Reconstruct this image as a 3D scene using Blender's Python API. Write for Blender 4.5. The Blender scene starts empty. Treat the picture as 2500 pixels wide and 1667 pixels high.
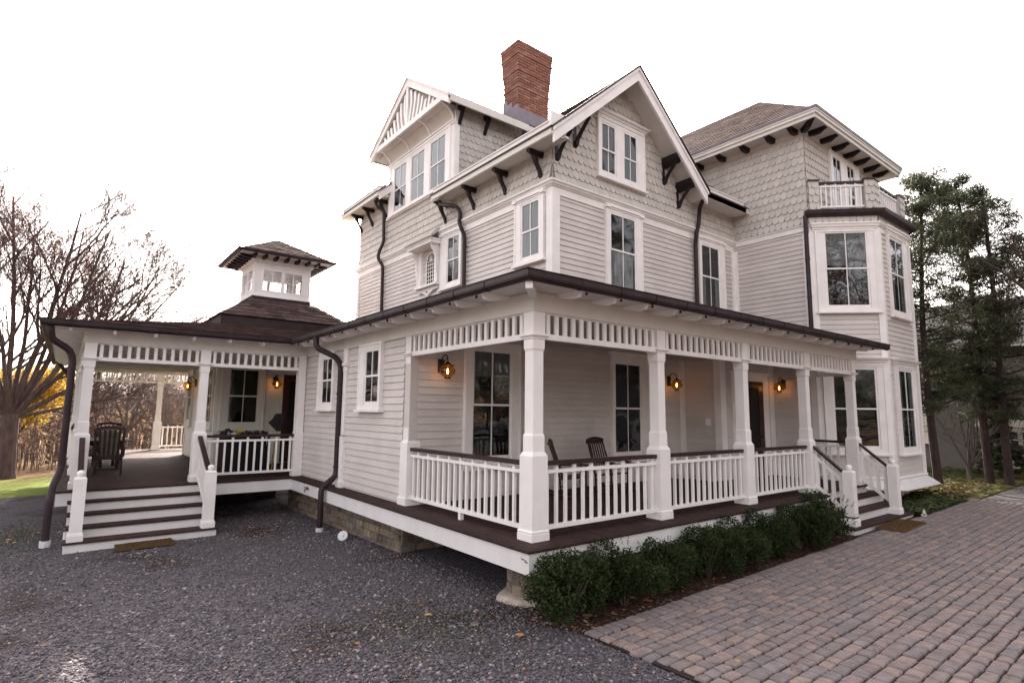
import bpy, math, random
import numpy as np
from mathutils import Vector, Matrix
random.seed(7); rng = np.random.default_rng(7)
C = bpy.context.scene.collection
SC = bpy.context.scene
R = math.radians
# ------------------------------------------------------------------ camera
cd = bpy.data.cameras.new('camera'); cam = bpy.data.objects.new('camera', cd); C.objects.link(cam)
YAW, PITCH, ROLL = 0.90576928, 0.12326083, 0.01038795
fv = Vector((math.cos(PITCH)*math.cos(YAW), math.cos(PITCH)*math.sin(YAW), math.sin(PITCH)))
rv = Vector((math.sin(YAW), -math.cos(YAW), 0)); uv = rv.cross(fv)
r2 = rv*math.cos(ROLL)+uv*math.sin(ROLL); u2 = r2.cross(fv)
M = Matrix((r2, u2, -fv)).transposed().to_4x4(); M.translation = (-4.562, -5.389, 1.571)
cam.matrix_world = M
cd.sensor_width = 36; cd.lens = 1379.3*36/2500; cd.clip_end = 2000; cd.clip_start = .05
SC.camera = cam
# ------------------------------------------------------------------ sky and sun
SUN_EL, SUN_AZ = R(29), R(30)          # azimuth from +Y towards +X
w = bpy.data.worlds.new('World'); SC.world = w; w.use_nodes = True
nt = w.node_tree; nt.nodes.clear()
sky = nt.nodes.new('ShaderNodeTexSky'); sky.sky_type = 'NISHITA'; sky.sun_disc = False
sky.sun_elevation = SUN_EL; sky.sun_rotation = SUN_AZ
sky.air_density = 1.0; sky.dust_density = 6.0; sky.ozone_density = 0.6
hs = nt.nodes.new('ShaderNodeHueSaturation'); hs.inputs['Saturation'].default_value = .22
mx = nt.nodes.new('ShaderNodeMix'); mx.data_type = 'RGBA'; mx.blend_type = 'MULTIPLY'; mx.inputs[0].default_value = 1
mx.inputs[7].default_value = (1.0, .927, .905, 1)
bg = nt.nodes.new('ShaderNodeBackground'); bg.inputs[1].default_value = .15
wo = nt.nodes.new('ShaderNodeOutputWorld')
nt.links.new(sky.outputs[0], hs.inputs['Color']); nt.links.new(hs.outputs[0], mx.inputs[6])
nt.links.new(mx.outputs[2], bg.inputs[0]); nt.links.new(bg.outputs[0], wo.inputs[0])
ld = bpy.data.lights.new('sun', 'SUN'); ld.energy = 4.0; ld.angle = R(.6); ld.color = (1, .9, .78)
sun = bpy.data.objects.new('sun', ld); C.objects.link(sun)
sd = Vector((math.sin(SUN_AZ)*math.cos(SUN_EL), math.cos(SUN_AZ)*math.cos(SUN_EL), math.sin(SUN_EL)))
sun.rotation_euler = sd.to_track_quat('Z', 'Y').to_euler(); sun.location = (10, 40, 30)
SC.view_settings.view_transform = 'Standard'; SC.view_settings.look = 'None'
SC.view_settings.exposure = 2.38; SC.view_settings.gamma = 1
SC.cycles.max_bounces = 6; SC.cycles.transparent_max_bounces = 12

def gz(x, y):
    return -.76+.012*x-.012*y
# ------------------------------------------------------------------ materials
MATS = {}
def mat(name, col, rough=.6, var=.12, scale=6, bump=0, bscale=60, spec=.3, attr=False, metal=0, col2=None, detail=5, stretch=None, avar=.25, trans=0):
    m = bpy.data.materials.new(name); m.use_nodes = True
    t = m.node_tree; N = t.nodes; L = t.links; b = N['Principled BSDF']
    b.inputs['Roughness'].default_value = rough; b.inputs['Specular IOR Level'].default_value = spec; b.inputs['Metallic'].default_value = metal
    tc = N.new('ShaderNodeTexCoord'); src = tc.outputs['Object']
    if stretch:
        mp = N.new('ShaderNodeMapping'); mp.inputs['Scale'].default_value = stretch; L.new(src, mp.inputs[0]); src = mp.outputs[0]
    n = N.new('ShaderNodeTexNoise'); n.inputs['Scale'].default_value = scale; n.inputs['Detail'].default_value = detail; L.new(src, n.inputs['Vector'])
    cr = N.new('ShaderNodeValToRGB'); e = cr.color_ramp.elements
    c2 = col2 if col2 else tuple(c*(1+var) for c in col)
    e[0].position = .3; e[1].position = .7
    e[0].color = (*[c*(1-var) for c in col], 1); e[1].color = (*c2, 1)
    L.new(n.outputs[0], cr.inputs[0]); out = cr.outputs[0]
    if attr:
        a = N.new('ShaderNodeAttribute'); a.attribute_name = 'rnd'
        mr = N.new('ShaderNodeMapRange'); mr.inputs[3].default_value = 1-avar; mr.inputs[4].default_value = 1+avar
        L.new(a.outputs['Fac'], mr.inputs[0])
        vm = N.new('ShaderNodeVectorMath'); vm.operation = 'SCALE'; L.new(out, vm.inputs[0]); L.new(mr.outputs[0], vm.inputs['Scale']); out = vm.outputs[0]
    L.new(out, b.inputs['Base Color'])
    if bump:
        n2 = N.new('ShaderNodeTexNoise'); n2.inputs['Scale'].default_value = bscale; n2.inputs['Detail'].default_value = 3; L.new(src, n2.inputs['Vector'])
        bp = N.new('ShaderNodeBump'); bp.inputs['Strength'].default_value = bump; bp.inputs['Distance'].default_value = .02
        L.new(n2.outputs[0], bp.inputs['Height']); L.new(bp.outputs[0], b.inputs['Normal'])
    if trans:
        tr = N.new('ShaderNodeBsdfTranslucent'); L.new(out, tr.inputs[0]); ms = N.new('ShaderNodeMixShader'); ms.inputs[0].default_value = trans
        L.new(b.outputs[0], ms.inputs[1]); L.new(tr.outputs[0], ms.inputs[2]); L.new(ms.outputs[0], N['Material Output'].inputs[0])
    MATS[name] = m
    return m
def ramp_attr(name, cols, rough=.7, spec=.3, scale=8, var=.2, bump=0, bscale=60, trans=0):
    """colour picked per face from a ramp by the 'rnd' attribute, with fine noise over it"""
    m = mat(name, (1, 1, 1), rough, var, scale, bump, bscale, spec, trans=0)
    t = m.node_tree; N = t.nodes; L = t.links; b = N['Principled BSDF']
    old = b.inputs['Base Color'].links[0].from_socket
    a = N.new('ShaderNodeAttribute'); a.attribute_name = 'rnd'
    cr = N.new('ShaderNodeValToRGB'); el = cr.color_ramp.elements
    while len(el) < len(cols): el.new(.5)
    for i, c in enumerate(cols): el[i].position = i/(len(cols)-1); el[i].color = (*c, 1)
    L.new(a.outputs['Fac'], cr.inputs[0])
    mx = N.new('ShaderNodeMix'); mx.data_type = 'RGBA'; mx.blend_type = 'MULTIPLY'; mx.inputs[0].default_value = 1
    L.new(cr.outputs[0], mx.inputs[6]); L.new(old, mx.inputs[7]); L.new(mx.outputs[2], b.inputs['Base Color'])
    if trans:
        tr = N.new('ShaderNodeBsdfTranslucent'); L.new(mx.outputs[2], tr.inputs[0]); ms = N.new('ShaderNodeMixShader'); ms.inputs[0].default_value = trans
        L.new(b.outputs[0], ms.inputs[1]); L.new(tr.outputs[0], ms.inputs[2]); L.new(ms.outputs[0], N['Material Output'].inputs[0])
    return m
SIDING = mat('siding_paint', (.60, .555, .525), .55, .075, 1.6, .2, 30, attr=True, avar=.045)
SHINGLE = mat('shingle_paint', (.51, .475, .435), .6, .06, 3, .2, 40, attr=True, avar=.075)
WHITE = mat('white_trim', (.82, .79, .77), .45, .06, 2.5, .05, 20)
FASCIA = mat('skirt_board', (.72, .70, .69), .45, .05, 2, .05, 20, stretch=(2, 2, .6))
CREAM = mat('cream_trim', (.66, .63, .58), .5, .05, 3, .05, 20)
COPPER = mat('dark_copper', (.023, .010, .013), .5, .4, 5, .1, 25, spec=.35)
BROWN = mat('brown_bracket', (.015, .010, .011), .5, .25, 8, .1, 40)
DECK = mat('deck_board', (.045, .026, .024), .75, .25, 7, .2, 60, spec=.12, attr=True, avar=.2)
RAIL = mat('rail_brown', (.032, .016, .018), .4, .25, 12)
ROOF = mat('roof_shingle', (.080, .056, .052), .95, .25, 9, .5, 90, spec=.03, attr=True, avar=.38)
BRICK = ramp_attr('chimney_brick', [(.19, .085, .06), (.29, .13, .09), (.24, .10, .072), (.35, .20, .15)], .85, var=.18, scale=20, bump=.4)
MORTAR = mat('mortar', (.30, .22, .19), .9, .15, 20, .5, 80)
LEAD = mat('lead_flashing', (.20, .175, .20), .5, .15, 5, metal=.3)
STONE = ramp_attr('field_stone', [(.11, .088, .075), (.22, .17, .125), (.145, .125, .115), (.28, .215, .145), (.165, .145, .135)], .85, var=.3, scale=14, bump=.8, bscale=30)
SMORTAR = mat('stone_mortar', (.24, .195, .13), .95, .25, 12, .8, 40)
CONC = mat('concrete', (.47, .40, .34), .9, .2, 9, .6, 50)
DARK = mat('room_shade_paint', (.015, .012, .012), .8, .3, 3)  # near-black coloured as unlit rooms behind panes and door glass
VOID = mat('crawl_space_shade', (.05, .04, .035), .95, .3, 3)  # dark tone put in for the shade below decks and in the well
PALE = mat('curtain_cloth', (.42, .41, .41), .9, .25, 3, stretch=(9, 9, .6))
WOODC = mat('porch_ceiling', (.50, .47, .43), .6, .06, 6, stretch=(1, 8, 1))
DOORM = mat('mahogany_door', (.045, .014, .012), .35, .3, 8, stretch=(6, 6, .8))
IRON = mat('black_iron', (.02, .017, .017), .45, .2, 20, spec=.5)
PVC = mat('white_plastic', (.62, .62, .62), .45, .08, 10)
def glassmat(name, tint, refl, rough=.015):
    m = bpy.data.materials.new(name); m.use_nodes = True; t = m.node_tree; N = t.nodes; L = t.links; N.clear()
    tr = N.new('ShaderNodeBsdfTransparent'); tr.inputs[0].default_value = (*tint, 1)
    gl = N.new('ShaderNodeBsdfGlossy'); gl.inputs['Roughness'].default_value = rough; gl.inputs[0].default_value = (.9, .92, .95, 1)
    fc = N.new('ShaderNodeLayerWeight'); fc.inputs[0].default_value = .5
    fr = N.new('ShaderNodeMath'); fr.operation = 'POWER'; fr.inputs[1].default_value = 5; L.new(fc.outputs['Facing'], fr.inputs[0])
    mr = N.new('ShaderNodeMath'); mr.operation = 'MULTIPLY_ADD'; mr.inputs[1].default_value = .9; mr.inputs[2].default_value = .05+refl; mr.use_clamp = True
    # slight waviness of the panes
    tc = N.new('ShaderNodeTexCoord'); nz = N.new('ShaderNodeTexNoise'); nz.inputs['Scale'].default_value = 2.6; nz.inputs['Detail'].default_value = 0
    bp = N.new('ShaderNodeBump'); bp.inputs['Strength'].default_value = .07; bp.inputs['Distance'].default_value = .1
    L.new(tc.outputs['Object'], nz.inputs['Vector']); L.new(nz.outputs[0], bp.inputs['Height']); L.new(bp.outputs[0], gl.inputs['Normal'])
    ms = N.new('ShaderNodeMixShader'); o = N.new('ShaderNodeOutputMaterial')
    L.new(fr.outputs[0], mr.inputs[0]); L.new(mr.outputs[0], ms.inputs[0]); L.new(tr.outputs[0], ms.inputs[1]); L.new(gl.outputs[0], ms.inputs[2]); L.new(ms.outputs[0], o.inputs[0])
    return m
GLASS = glassmat('window_glass', (.7, .72, .72), .0)
AMBER = glassmat('amber_globe', (.92, .62, .30), .04)
def emis(name, col, s):
    m = bpy.data.materials.new(name); m.use_nodes = True; b = m.node_tree.nodes['Principled BSDF']
    b.inputs['Emission Color'].default_value = (*col, 1); b.inputs['Emission Strength'].default_value = s; b.inputs['Base Color'].default_value = (*col, 1)
    return m
BULB = emis('lit_bulb', (1, .55, .16), 7)

# ------------------------------------------------------------------ mesh builder
class Fr:
    """vertical wall frame: u along the wall, v = height, w outward"""
    def __init__(s, o, U, N): s.o = o; s.U = U; s.N = N
    def __call__(s, u, v, w): return (s.o[0]+u*s.U[0]+w*s.N[0], s.o[1]+u*s.U[1]+w*s.N[1], v)
def LW(x): return Fr((x, 0), (0, 1), (-1, 0))
def FW(y): return Fr((0, y), (1, 0), (0, -1))
class MB:
    def __init__(s): s.v = []; s.f = []; s.r = []
    def add(s, vs, fs, r=None):
        k = len(s.v); s.v += [tuple(p) for p in vs]; s.f += [tuple(i+k for i in f) for f in fs]
        s.r += [random.random() if r is None else r]*len(fs)
        return s
    def hexa(s, p, r=None):   # p: 4 bottom, 4 top
        return s.add(p, [(0, 3, 2, 1), (4, 5, 6, 7), (0, 1, 5, 4), (1, 2, 6, 5), (2, 3, 7, 6), (3, 0, 4, 7)], r)
    def box(s, x0, x1, y0, y1, z0, z1, r=None):
        return s.hexa([(x0, y0, z0), (x1, y0, z0), (x1, y1, z0), (x0, y1, z0), (x0, y0, z1), (x1, y0, z1), (x1, y1, z1), (x0, y1, z1)], r)
    def fb(s, F, u0, u1, v0, v1, w0, w1, r=None):
        return s.hexa([F(u0, v0, w0), F(u1, v0, w0), F(u1, v0, w1), F(u0, v0, w1), F(u0, v1, w0), F(u1, v1, w0), F(u1, v1, w1), F(u0, v1, w1)], r)
    def loft(s, rings, cap=True, r=None, closed=True):
        n = len(rings[0]); k = len(s.v); rr = random.random() if r is None else r
        for q in rings: s.v += [tuple(p) for p in q]
        for i in range(len(rings)-1):
            for j in range(n if closed else n-1):
                a = k+i*n+j; b = k+i*n+(j+1) % n
                s.f.append((a, b, b+n, a+n)); s.r.append(rr)
        if cap:
            s.f.append(tuple(k+j for j in range(n))[::-1]); s.f.append(tuple(k+(len(rings)-1)*n+j for j in range(n))); s.r += [rr, rr]
        return s
    def tube(s, path, rad, n=10, cap=True):
        P = [Vector(p) for p in path]; rings = []; up = None
        for i, p in enumerate(P):
            d = ((P[min(i+1, len(P)-1)]-p).normalized()+(p-P[max(i-1, 0)]).normalized())
            d = d.normalized() if d.length > 1e-6 else Vector((0, 0, 1))
            if up is None: up = Vector((0, 0, 1)) if abs(d.z) < .9 else Vector((1, 0, 0))
            a = d.cross(up); a.normalize(); b = a.cross(d); up = b
            q = rad[i] if isinstance(rad, (list, tuple)) else rad
            rings.append([p+a*math.cos(t)*q+b*math.sin(t)*q for t in [2*math.pi*j/n for j in range(n)]])
        return s.loft(rings, cap)
    def lathe(s, c, prof, n=14):
        return s.loft([[(c[0]+r*math.cos(2*math.pi*j/n), c[1]+r*math.sin(2*math.pi*j/n), c[2]+z) for j in range(n)] for r, z in prof])
    def sq(s, cx, cy, prof, rot=0):     # square lathe, prof = (half width, z)
        s.loft([[(cx+a*h, cy+b*h, z) for a, b in ((-1, -1), (1, -1), (1, 1), (-1, 1))] for h, z in prof]); return s
    def sweep(s, path, z, prof, closed=False, cap=True):
        """plan sweep: prof = [(outward to the right of travel, height)]"""
        n = len(path); rings = []
        for i, p in enumerate(path):
            def dr(a, b):
                dx, dy = b[0]-a[0], b[1]-a[1]; l = math.hypot(dx, dy); return dx/l, dy/l
            if closed: d1 = dr(path[i-1], p); d2 = dr(p, path[(i+1) % n])
            else:
                d1 = dr(path[i-1], p) if i else dr(p, path[1]); d2 = dr(p, path[i+1]) if i < n-1 else d1
            n1 = (d1[1], -d1[0]); n2 = (d2[1], -d2[0]); k = 1+n1[0]*n2[0]+n1[1]*n2[1]
            m = ((n1[0]+n2[0])/k, (n1[1]+n2[1])/k)
            rings.append([(p[0]+m[0]*a, p[1]+m[1]*a, z+b) for a, b in prof])
        if closed: rings.append(rings[0])
        return s.loft(rings, cap and not closed)
    def prism(s, pts, off):             # planar polygon extruded by vector off
        n = len(pts); a = [Vector(p) for p in pts]; o = Vector(off)
        return s.add(a+[p+o for p in a], [tuple(range(n))[::-1], tuple(range(n, 2*n))]+[(i, (i+1) % n, n+(i+1) % n, n+i) for i in range(n)])
    def sphere(s, c, r, n=12, m=8, sz=1):
        return s.lathe(c, [(max(r*math.sin(math.pi*i/m), .0005), -r*sz*math.cos(math.pi*i/m)) for i in range(m+1)], n)
    def split(s, name, material, parent=None):
        """one object per separate piece"""
        n = len(s.v); p = list(range(n))
        def fd(i):
            while p[i] != i: p[i] = p[p[i]]; i = p[i]
            return i
        for q in s.f:
            for k in q[1:]: p[fd(q[0])] = fd(k)
        g = {}
        for i, q in enumerate(s.f): g.setdefault(fd(q[0]), []).append(i)
        for fs in g.values():
            m = MB(); mp = {}
            for i in fs:
                for k in s.f[i]:
                    if k not in mp: mp[k] = len(m.v); m.v.append(s.v[k])
                m.f.append(tuple(mp[k] for k in s.f[i])); m.r.append(s.r[i])
            o = m.build(name, material, parent)
        return o
    def build(s, name, material, parent=None, smooth=False, off=None):
        o_ = Vector((0, 0, 0))
        if parent is not None: o_ = Vector(parent.get('_o', (0, 0, 0)))
        elif off is not None: o_ = Vector(off)
        me = bpy.data.meshes.new(name)
        me.from_pydata([(p[0]-o_[0], p[1]-o_[1], p[2]-o_[2]) for p in s.v], [], s.f)
        at = me.attributes.new('rnd', 'FLOAT', 'FACE'); at.data.foreach_set('value', s.r)
        me.materials.append(material)
        if smooth: me.polygons.foreach_set('use_smooth', [True]*len(me.polygons))
        o = bpy.data.objects.new(name, me); C.objects.link(o)
        if parent is not None: o.parent = parent; o['_o'] = tuple(o_)
        elif off is not None: o.location = o_; o['_o'] = tuple(o_)
        return o
THINGS = []
def thing(name, label, cat, loc, group=None):
    o = bpy.data.objects.new(name, None); C.objects.link(o); o.location = loc; o['_o'] = tuple(loc); o.empty_display_size = .2
    o['label'] = label; o['category'] = cat
    if group: o['group'] = group
    return o
def tag(o, label, cat, group=None, kind=None):
    o['label'] = label; o['category'] = cat
    if group: o['group'] = group
    if kind: o['kind'] = kind
    return o
def copy_tree(o, parent=None):
    c = o.copy(); C.objects.link(c)
    if parent is not None: c.parent = parent
    for ch in list(o.children): copy_tree(ch, c)
    return c
def clipv(poly, a, b, c):      # keep a*u+b*v<=c
    out = []
    for i in range(len(poly)):
        p, q = poly[i], poly[(i+1) % len(poly)]
        dp = a*p[0]+b*p[1]-c; dq = a*q[0]+b*q[1]-c
        if dp <= 0: out.append(p)
        if dp*dq < 0:
            t = dp/(dp-dq); out.append((p[0]+(q[0]-p[0])*t, p[1]+(q[1]-p[1])*t))
    return out
def clip(poly, reg):           # reg: convex polygon, counter-clockwise
    for i in range(len(reg)):
        (x0, y0), (x1, y1) = reg[i], reg[(i+1) % len(reg)]
        a, b = y1-y0, -(x1-x0)
        poly = clipv(poly, a, b, a*x0+b*y0)
        if len(poly) < 3: return []
    return poly
def clap(m, F, u0, u1, v0, v1, e=.127, w=0):
    v = v0
    while v < v1-.01:
        t = min(v+e, v1)
        k0, k1 = .021, .003; v_ = v; v = v+.0065
        cuts = [u0]; q = u0+random.uniform(.6, 4.2)
        while q < u1-.5: cuts.append(q); q += random.uniform(2.4, 4.4)
        cuts.append(u1)
        for (a, b) in [(cuts[i]+(.0015 if i else 0), cuts[i+1]) for i in range(len(cuts)-1)]:
            m.add([F(a, v, w-.004), F(b, v, w-.004), F(b, v, w+k0), F(a, v, w+k0), F(a, t, w+k1), F(b, t, w+k1)], [(0, 1, 2, 3), (3, 2, 5, 4)])
        v = v_+e
def shingles(m, F, reg, v0, e=.212, wd=.170, w=0, fl=0, u_off=0):
    us = [p[0] for p in reg]; vs = [p[1] for p in reg]; u0, u1, v1 = min(us), max(us), max(vs)
    row = 0; v = v0-.012
    def W(vv, vb):
        k = max(0, 1-(vv-v0)/.62)
        return w+.028-.024*(vv-vb)/(e+.02)+fl*k*k
    while v < v1:
        u = u0-wd*(.5 if row % 2 else 0)-u_off % wd
        while u < u1:
            g = .003; jit = random.uniform(-.006, .006)
            sc = [(u+g+(wd-2*g)*i/8, v+jit+(.072)*(1-math.sqrt(max(0, 1-(2*i/8-1)**2)))) for i in range(9)]
            P = sc+[(u+wd-g, v+e+.02), (u+g, v+e+.02)]
            Q = clip(P, reg)
            if Q:
                r = random.random()
                pts = [F(a, b, W(b, v)) for a, b in Q]
                m.add(pts, [tuple(range(len(pts)))], r)
                lo = [p for p in Q if p[1] < v+.06]; S = set(sc)
                seq = [p for p in sc if p in set(Q)]
                for i in range(len(seq)-1):
                    a, b = seq[i], seq[i+1]
                    m.add([F(a[0], a[1], W(a[1], v)), F(b[0], b[1], W(b[1], v)), F(b[0], b[1], W(b[1], v)-.027), F(a[0], a[1], W(a[1], v)-.027)], [(0, 1, 2, 3)], r)
            u += wd
        v += e; row += 1
def courses(m, A, B, Cc, D, e=.15, tw=.28, lift=.018):
    """shingle courses on the quad A(eave) B(eave) C(ridge) D(ridge)"""
    A, B, Cc, D = map(Vector, (A, B, Cc, D))
    n = (B-A).cross(D-A).normalized() if (D-A).length > .01 else (B-A).cross(Cc-A).normalized()
    if n.z < 0: n = -n
    H = ((D+Cc)/2-(A+B)/2).length; rows = max(1, int(H/e))
    for i in range(rows):
        t0, t1 = i/rows, (i+1.15)/rows; t1 = min(t1, 1)
        a0, b0 = A.lerp(D, t0), B.lerp(Cc, t0); a1, b1 = A.lerp(D, t1), B.lerp(Cc, t1)
        L0 = (b0-a0).length; k = max(1, int(L0/tw)); ph = (i % 3)/3
        cuts = [0]+[min(1, max(0, (j+ph)/k)) for j in range(1, k)]+[1]
        for j in range(len(cuts)-1):
            if cuts[j+1]-cuts[j] < 1e-4: continue
            l = lift*random.uniform(.8, 1.2)
            p = [a0.lerp(b0, cuts[j])+n*l, a0.lerp(b0, cuts[j+1]-.006/max(L0, .1)*1.0)+n*l, a1.lerp(b1, cuts[j+1])+n*.003, a1.lerp(b1, cuts[j])+n*.003]
            q = [p[0]-n*l, p[1]-n*l]
            m.add(p+q, [(0, 1, 2, 3), (0, 4, 5, 1)])
# ================================================================== THE HOUSE
H = thing('victorian_house', 'large pale grey shingled house with white wraparound porch, brick chimney and dark copper gutters', 'house', (5, 8, gz(5, 8)))
S = .7071
L1 = LW(.05); L2 = LW(3.32); F2 = FW(3.3)
TW = Fr((10.46, 0), (0, 1), (-1, 0)); TF = FW(1.15)
B1 = Fr((10.46, 1.15), (S, -S), (-S, -S)); B2 = Fr((11.66, -.05), (1, 0), (0, -1)); B3 = Fr((13.85, -.05), (S, S), (S, -S))

# ---- wall cores (solid bodies behind boards)
m = MB()
m.box(.05, 7.85, 3.3, 8.75, -.05, 3.3); m.box(7.89, 10.44, 2.3, 8, -.05, 3.6)
m.box(3.32, 10.4, 3.3, 13.6, 3.0, 7.35)
m.prism([(3.32, 3.3, 7.34), (8.33, 3.3, 7.34), (5.58, 3.3, 9.45)], (0, 6, 0))
m.box(3.32, 4.6, 7.32, 11.3, 7.3, 9.9); m.prism([(4.5, 7.32, 9.6), (4.5, 11.3, 9.6), (4.5, 9.3, 11.35)], (4, 0, 0))
m.prism([(3.32, 11.32, 7.3), (3.32, 11.32, 8.9), (5.0, 11.32, 10.3), (6.5, 11.32, 10.3), (6.5, 11.32, 7.3)], (0, 2.28, 0))
m.box(10.46, 15.3, 1.15, 8, -.1, 9.2)
m.prism([(10.46, 1.15, -.05), (11.66, -.05, -.05), (13.85, -.05, -.05), (15.05, 1.15, -.05)], (0, 0, 6.75))
m.build('wall_core', SIDING, H)
# ---- clapboard walls
def wall(name, fn, material=SIDING):
    m = MB(); fn(m); return m.build(name, material, H)
wall('clapboard_wall', lambda m: (clap(m, L1, 3.5, 8.7, .03, 2.84)))
wall('clapboard_wall', lambda m: (clap(m, F2, .2, 7.89, .07, 2.9)))
wall('clapboard_wall', lambda m: (clap(m, LW(7.89), 2.3, 3.3, .07, 2.9)))
wall('clapboard_wall', lambda m: (clap(m, FW(2.3), 7.89, 10.46, .07, 2.9)))
wall('clapboard_wall', lambda m: (clap(m, TW, 1.15, 2.3, .07, 2.9)))
wall('clapboard_wall', lambda m: (clap(m, L2, 3.3, 13.6, 4.0, 6.26)))
wall('clapboard_wall', lambda m: (clap(m, F2, 3.32, 10.46, 4.0, 6.26)))
wall('clapboard_wall', lambda m: (clap(m, TW, 1.15, 3.3, 3.5, 6.40)))
wall('clapboard_wall', lambda m: (clap(m, B1, 0, 1.697, .06, 6.4)))
wall('clapboard_wall', lambda m: (clap(m, B2, 0, 2.19, .06, 6.4)))
wall('clapboard_wall', lambda m: (clap(m, B3, 0, 1.697, .06, 6.4)))
# ---- shingled walls
def swall(F, reg, v0, **k):
    m = MB(); shingles(m, F, reg, v0, **k); return m.build('shingle_wall', SHINGLE, H)
swall(L2, [(3.24, 6.5), (13.68, 6.5), (13.68, 8.42), (11.3, 8.42), (11.0, 7.35+.5), (3.24, 7.35)], 6.52, fl=.09) if False else None
swall(L2, [(3.3, 6.5), (7.4, 6.5), (7.4, 7.4), (3.3, 7.4)], 6.52, fl=.09)
swall(L2, [(7.4, 6.5), (11.31, 6.5), (11.31, 7.84), (7.4, 7.84)], 6.52, fl=.09, u_off=7.4-3.3)
swall(L2, [(11.31, 6.5), (13.6, 6.5), (13.6, 8.56), (11.31, 8.56)], 6.52, fl=.09, u_off=11.31-3.3)
swall(F2, [(3.32, 6.5), (8.33, 6.5), (8.33, 7.36), (5.58, 9.76), (3.32, 7.79)], 6.52, fl=.09)
swall(F2, [(8.33, 6.5), (10.46, 6.5), (10.46, 7.4), (8.33, 7.4)], 6.52, fl=.09, u_off=8.33-3.32)
swall(TW, [(1.15, 6.5), (3.3, 6.5), (3.3, 9.1), (1.15, 9.1)], 6.56, fl=.05)
swall(TW, [(3.3, 7.3), (5.2, 7.3), (5.2, 9.1), (3.3, 9.1)], 6.56, u_off=2.15)
swall(TF, [(10.46, 6.85), (15.3, 6.85), (15.3, 9.1), (10.46, 9.1)], 6.98)
swall(FW(7.32), [(3.32, 7.84), (5.7, 9.9), (5.7, 10.12), (3.32, 10.12)], 7.9, e=.205)
for F, a, b in ((B1, 0, 1.697), (B2, 0, 2.19), (B3, 0, 1.697)): swall(F, [(a, 6.52), (b, 6.52), (b, 6.8), (a, 6.8)], 6.56, w=.03)

# ---- corner boards, belts, pilasters, cornices
def lboard(path, z0, z1, t=.042, name='corner_board', mt=WHITE): return MB().sweep(path, 0, [(-.01, z0), (t, z0), (t, z1), (-.01, z1)]).build(name, mt, H)
lboard([(3.32, 3.46), (3.32, 3.3), (3.50, 3.3)], 3.9, 6.25); lboard([(3.32, 13.64), (3.32, 13.46)], 3.9, 6.25)
lboard([(10.31, 3.3), (10.46, 3.3), (10.46, 3.16)], 3.9, 6.25)
for z0, z1 in ((.07, 2.9), (2.9, 6.3)):
    lboard([(10.46, 1.30), (10.46, 1.15), (10.56, 1.05)], z0, z1); lboard([(11.57, .04), (11.66, -.05), (11.78, -.05)], z0, z1); lboard([(13.73, -.05), (13.85, -.05), (13.95, .05)], z0, z1)
lboard([(7.89, 2.44), (7.89, 2.3), (8.08, 2.3)], 0, 2.9); lboard([(7.66, 3.3), (7.87, 3.3)], 0, 2.9, .036); lboard([(10.2, 2.3), (10.44, 2.3)], 0, 2.9, .036)
lboard([(3.30, 7.32), (3.44, 7.32)], 7.95, 9.9, .045)
# belt course between clapboards and shingles
P2 = [(3.32, 13.62), (3.32, 3.3), (10.46, 3.3)]
belt = [(0, 6.24), (.035, 6.24), (.035, 6.40), (.06, 6.405), (.07, 6.43), (.10, 6.44), (.115, 6.475), (.145, 6.49), (.15, 6.53), (0, 6.56)]
MB().sweep(P2, 0, belt).build('belt_course', WHITE, H)
MB().sweep([(10.46, 3.3), (10.46, 1.15)], 0, [(0, 6.38), (.035, 6.38), (.035, 6.5), (.06, 6.52), (.07, 6.56), (0, 6.57)]).build('belt_course', WHITE, H)
PB = [(10.46, 1.15), (11.66, -.05), (13.85, -.05), (15.05, 1.15)]
MB().sweep(PB, 0, [(0, 6.30), (.035, 6.30), (.035, 6.44), (.06, 6.45), (.10, 6.50), (.115, 6.54), (0, 6.57)]).build('belt_course', WHITE, H)
m = MB()
for F, a, c_ in ((B1, .10, 1.62), (B2, .42, 1.86)):
    m = MB(); m.loft([[F(a-q, z, 0), F(c_+q, z, 0), F(c_+q, z, .045+q), F(a-q, z, .045+q)] for q, z in ((0, 6.325), (.012, 6.33), (.012, 6.37), (.035, 6.38), (.04, 6.42), (.065, 6.44), (.075, 6.50), (.095, 6.51), (.095, 6.55), (0, 6.565))]); m.build('window_cornice', WHITE, H)
# bay skirt: roll moulding and flared water table
MB().sweep(PB, 0, [(0, -.01), (.05, 0), (.07, .03), (.05, .06), (0, .07)]).build('base_moulding', WHITE, H)
MB().sweep(PB, 0, [(0, 0), (.03, 0), (.30, -.20), (.30, -.225), (0, -.2)]).build('flared_skirt', FASCIA, H)
m = MB(); m.prism([(10.9, 1.15, -1.2), (11.85, .25, -1.2), (13.6, .25, -1.2), (14.7, 1.35, -1.2)], (0, 0, .99)); m.build('bay_foundation', CONC, H)
m = MB(); m.fb(FW(.245), 12.2, 12.9, -.62, -.24, 0, .02); m.build('basement_window', DARK, H)
m = MB(); m.fb(FW(.24), 12.5, 12.55, -.62, -.24, 0, .04); m.fb(FW(.24), 12.86, 12.93, -.62, -.24, 0, .04); m.build('basement_window_frame', WHITE, H)

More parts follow.
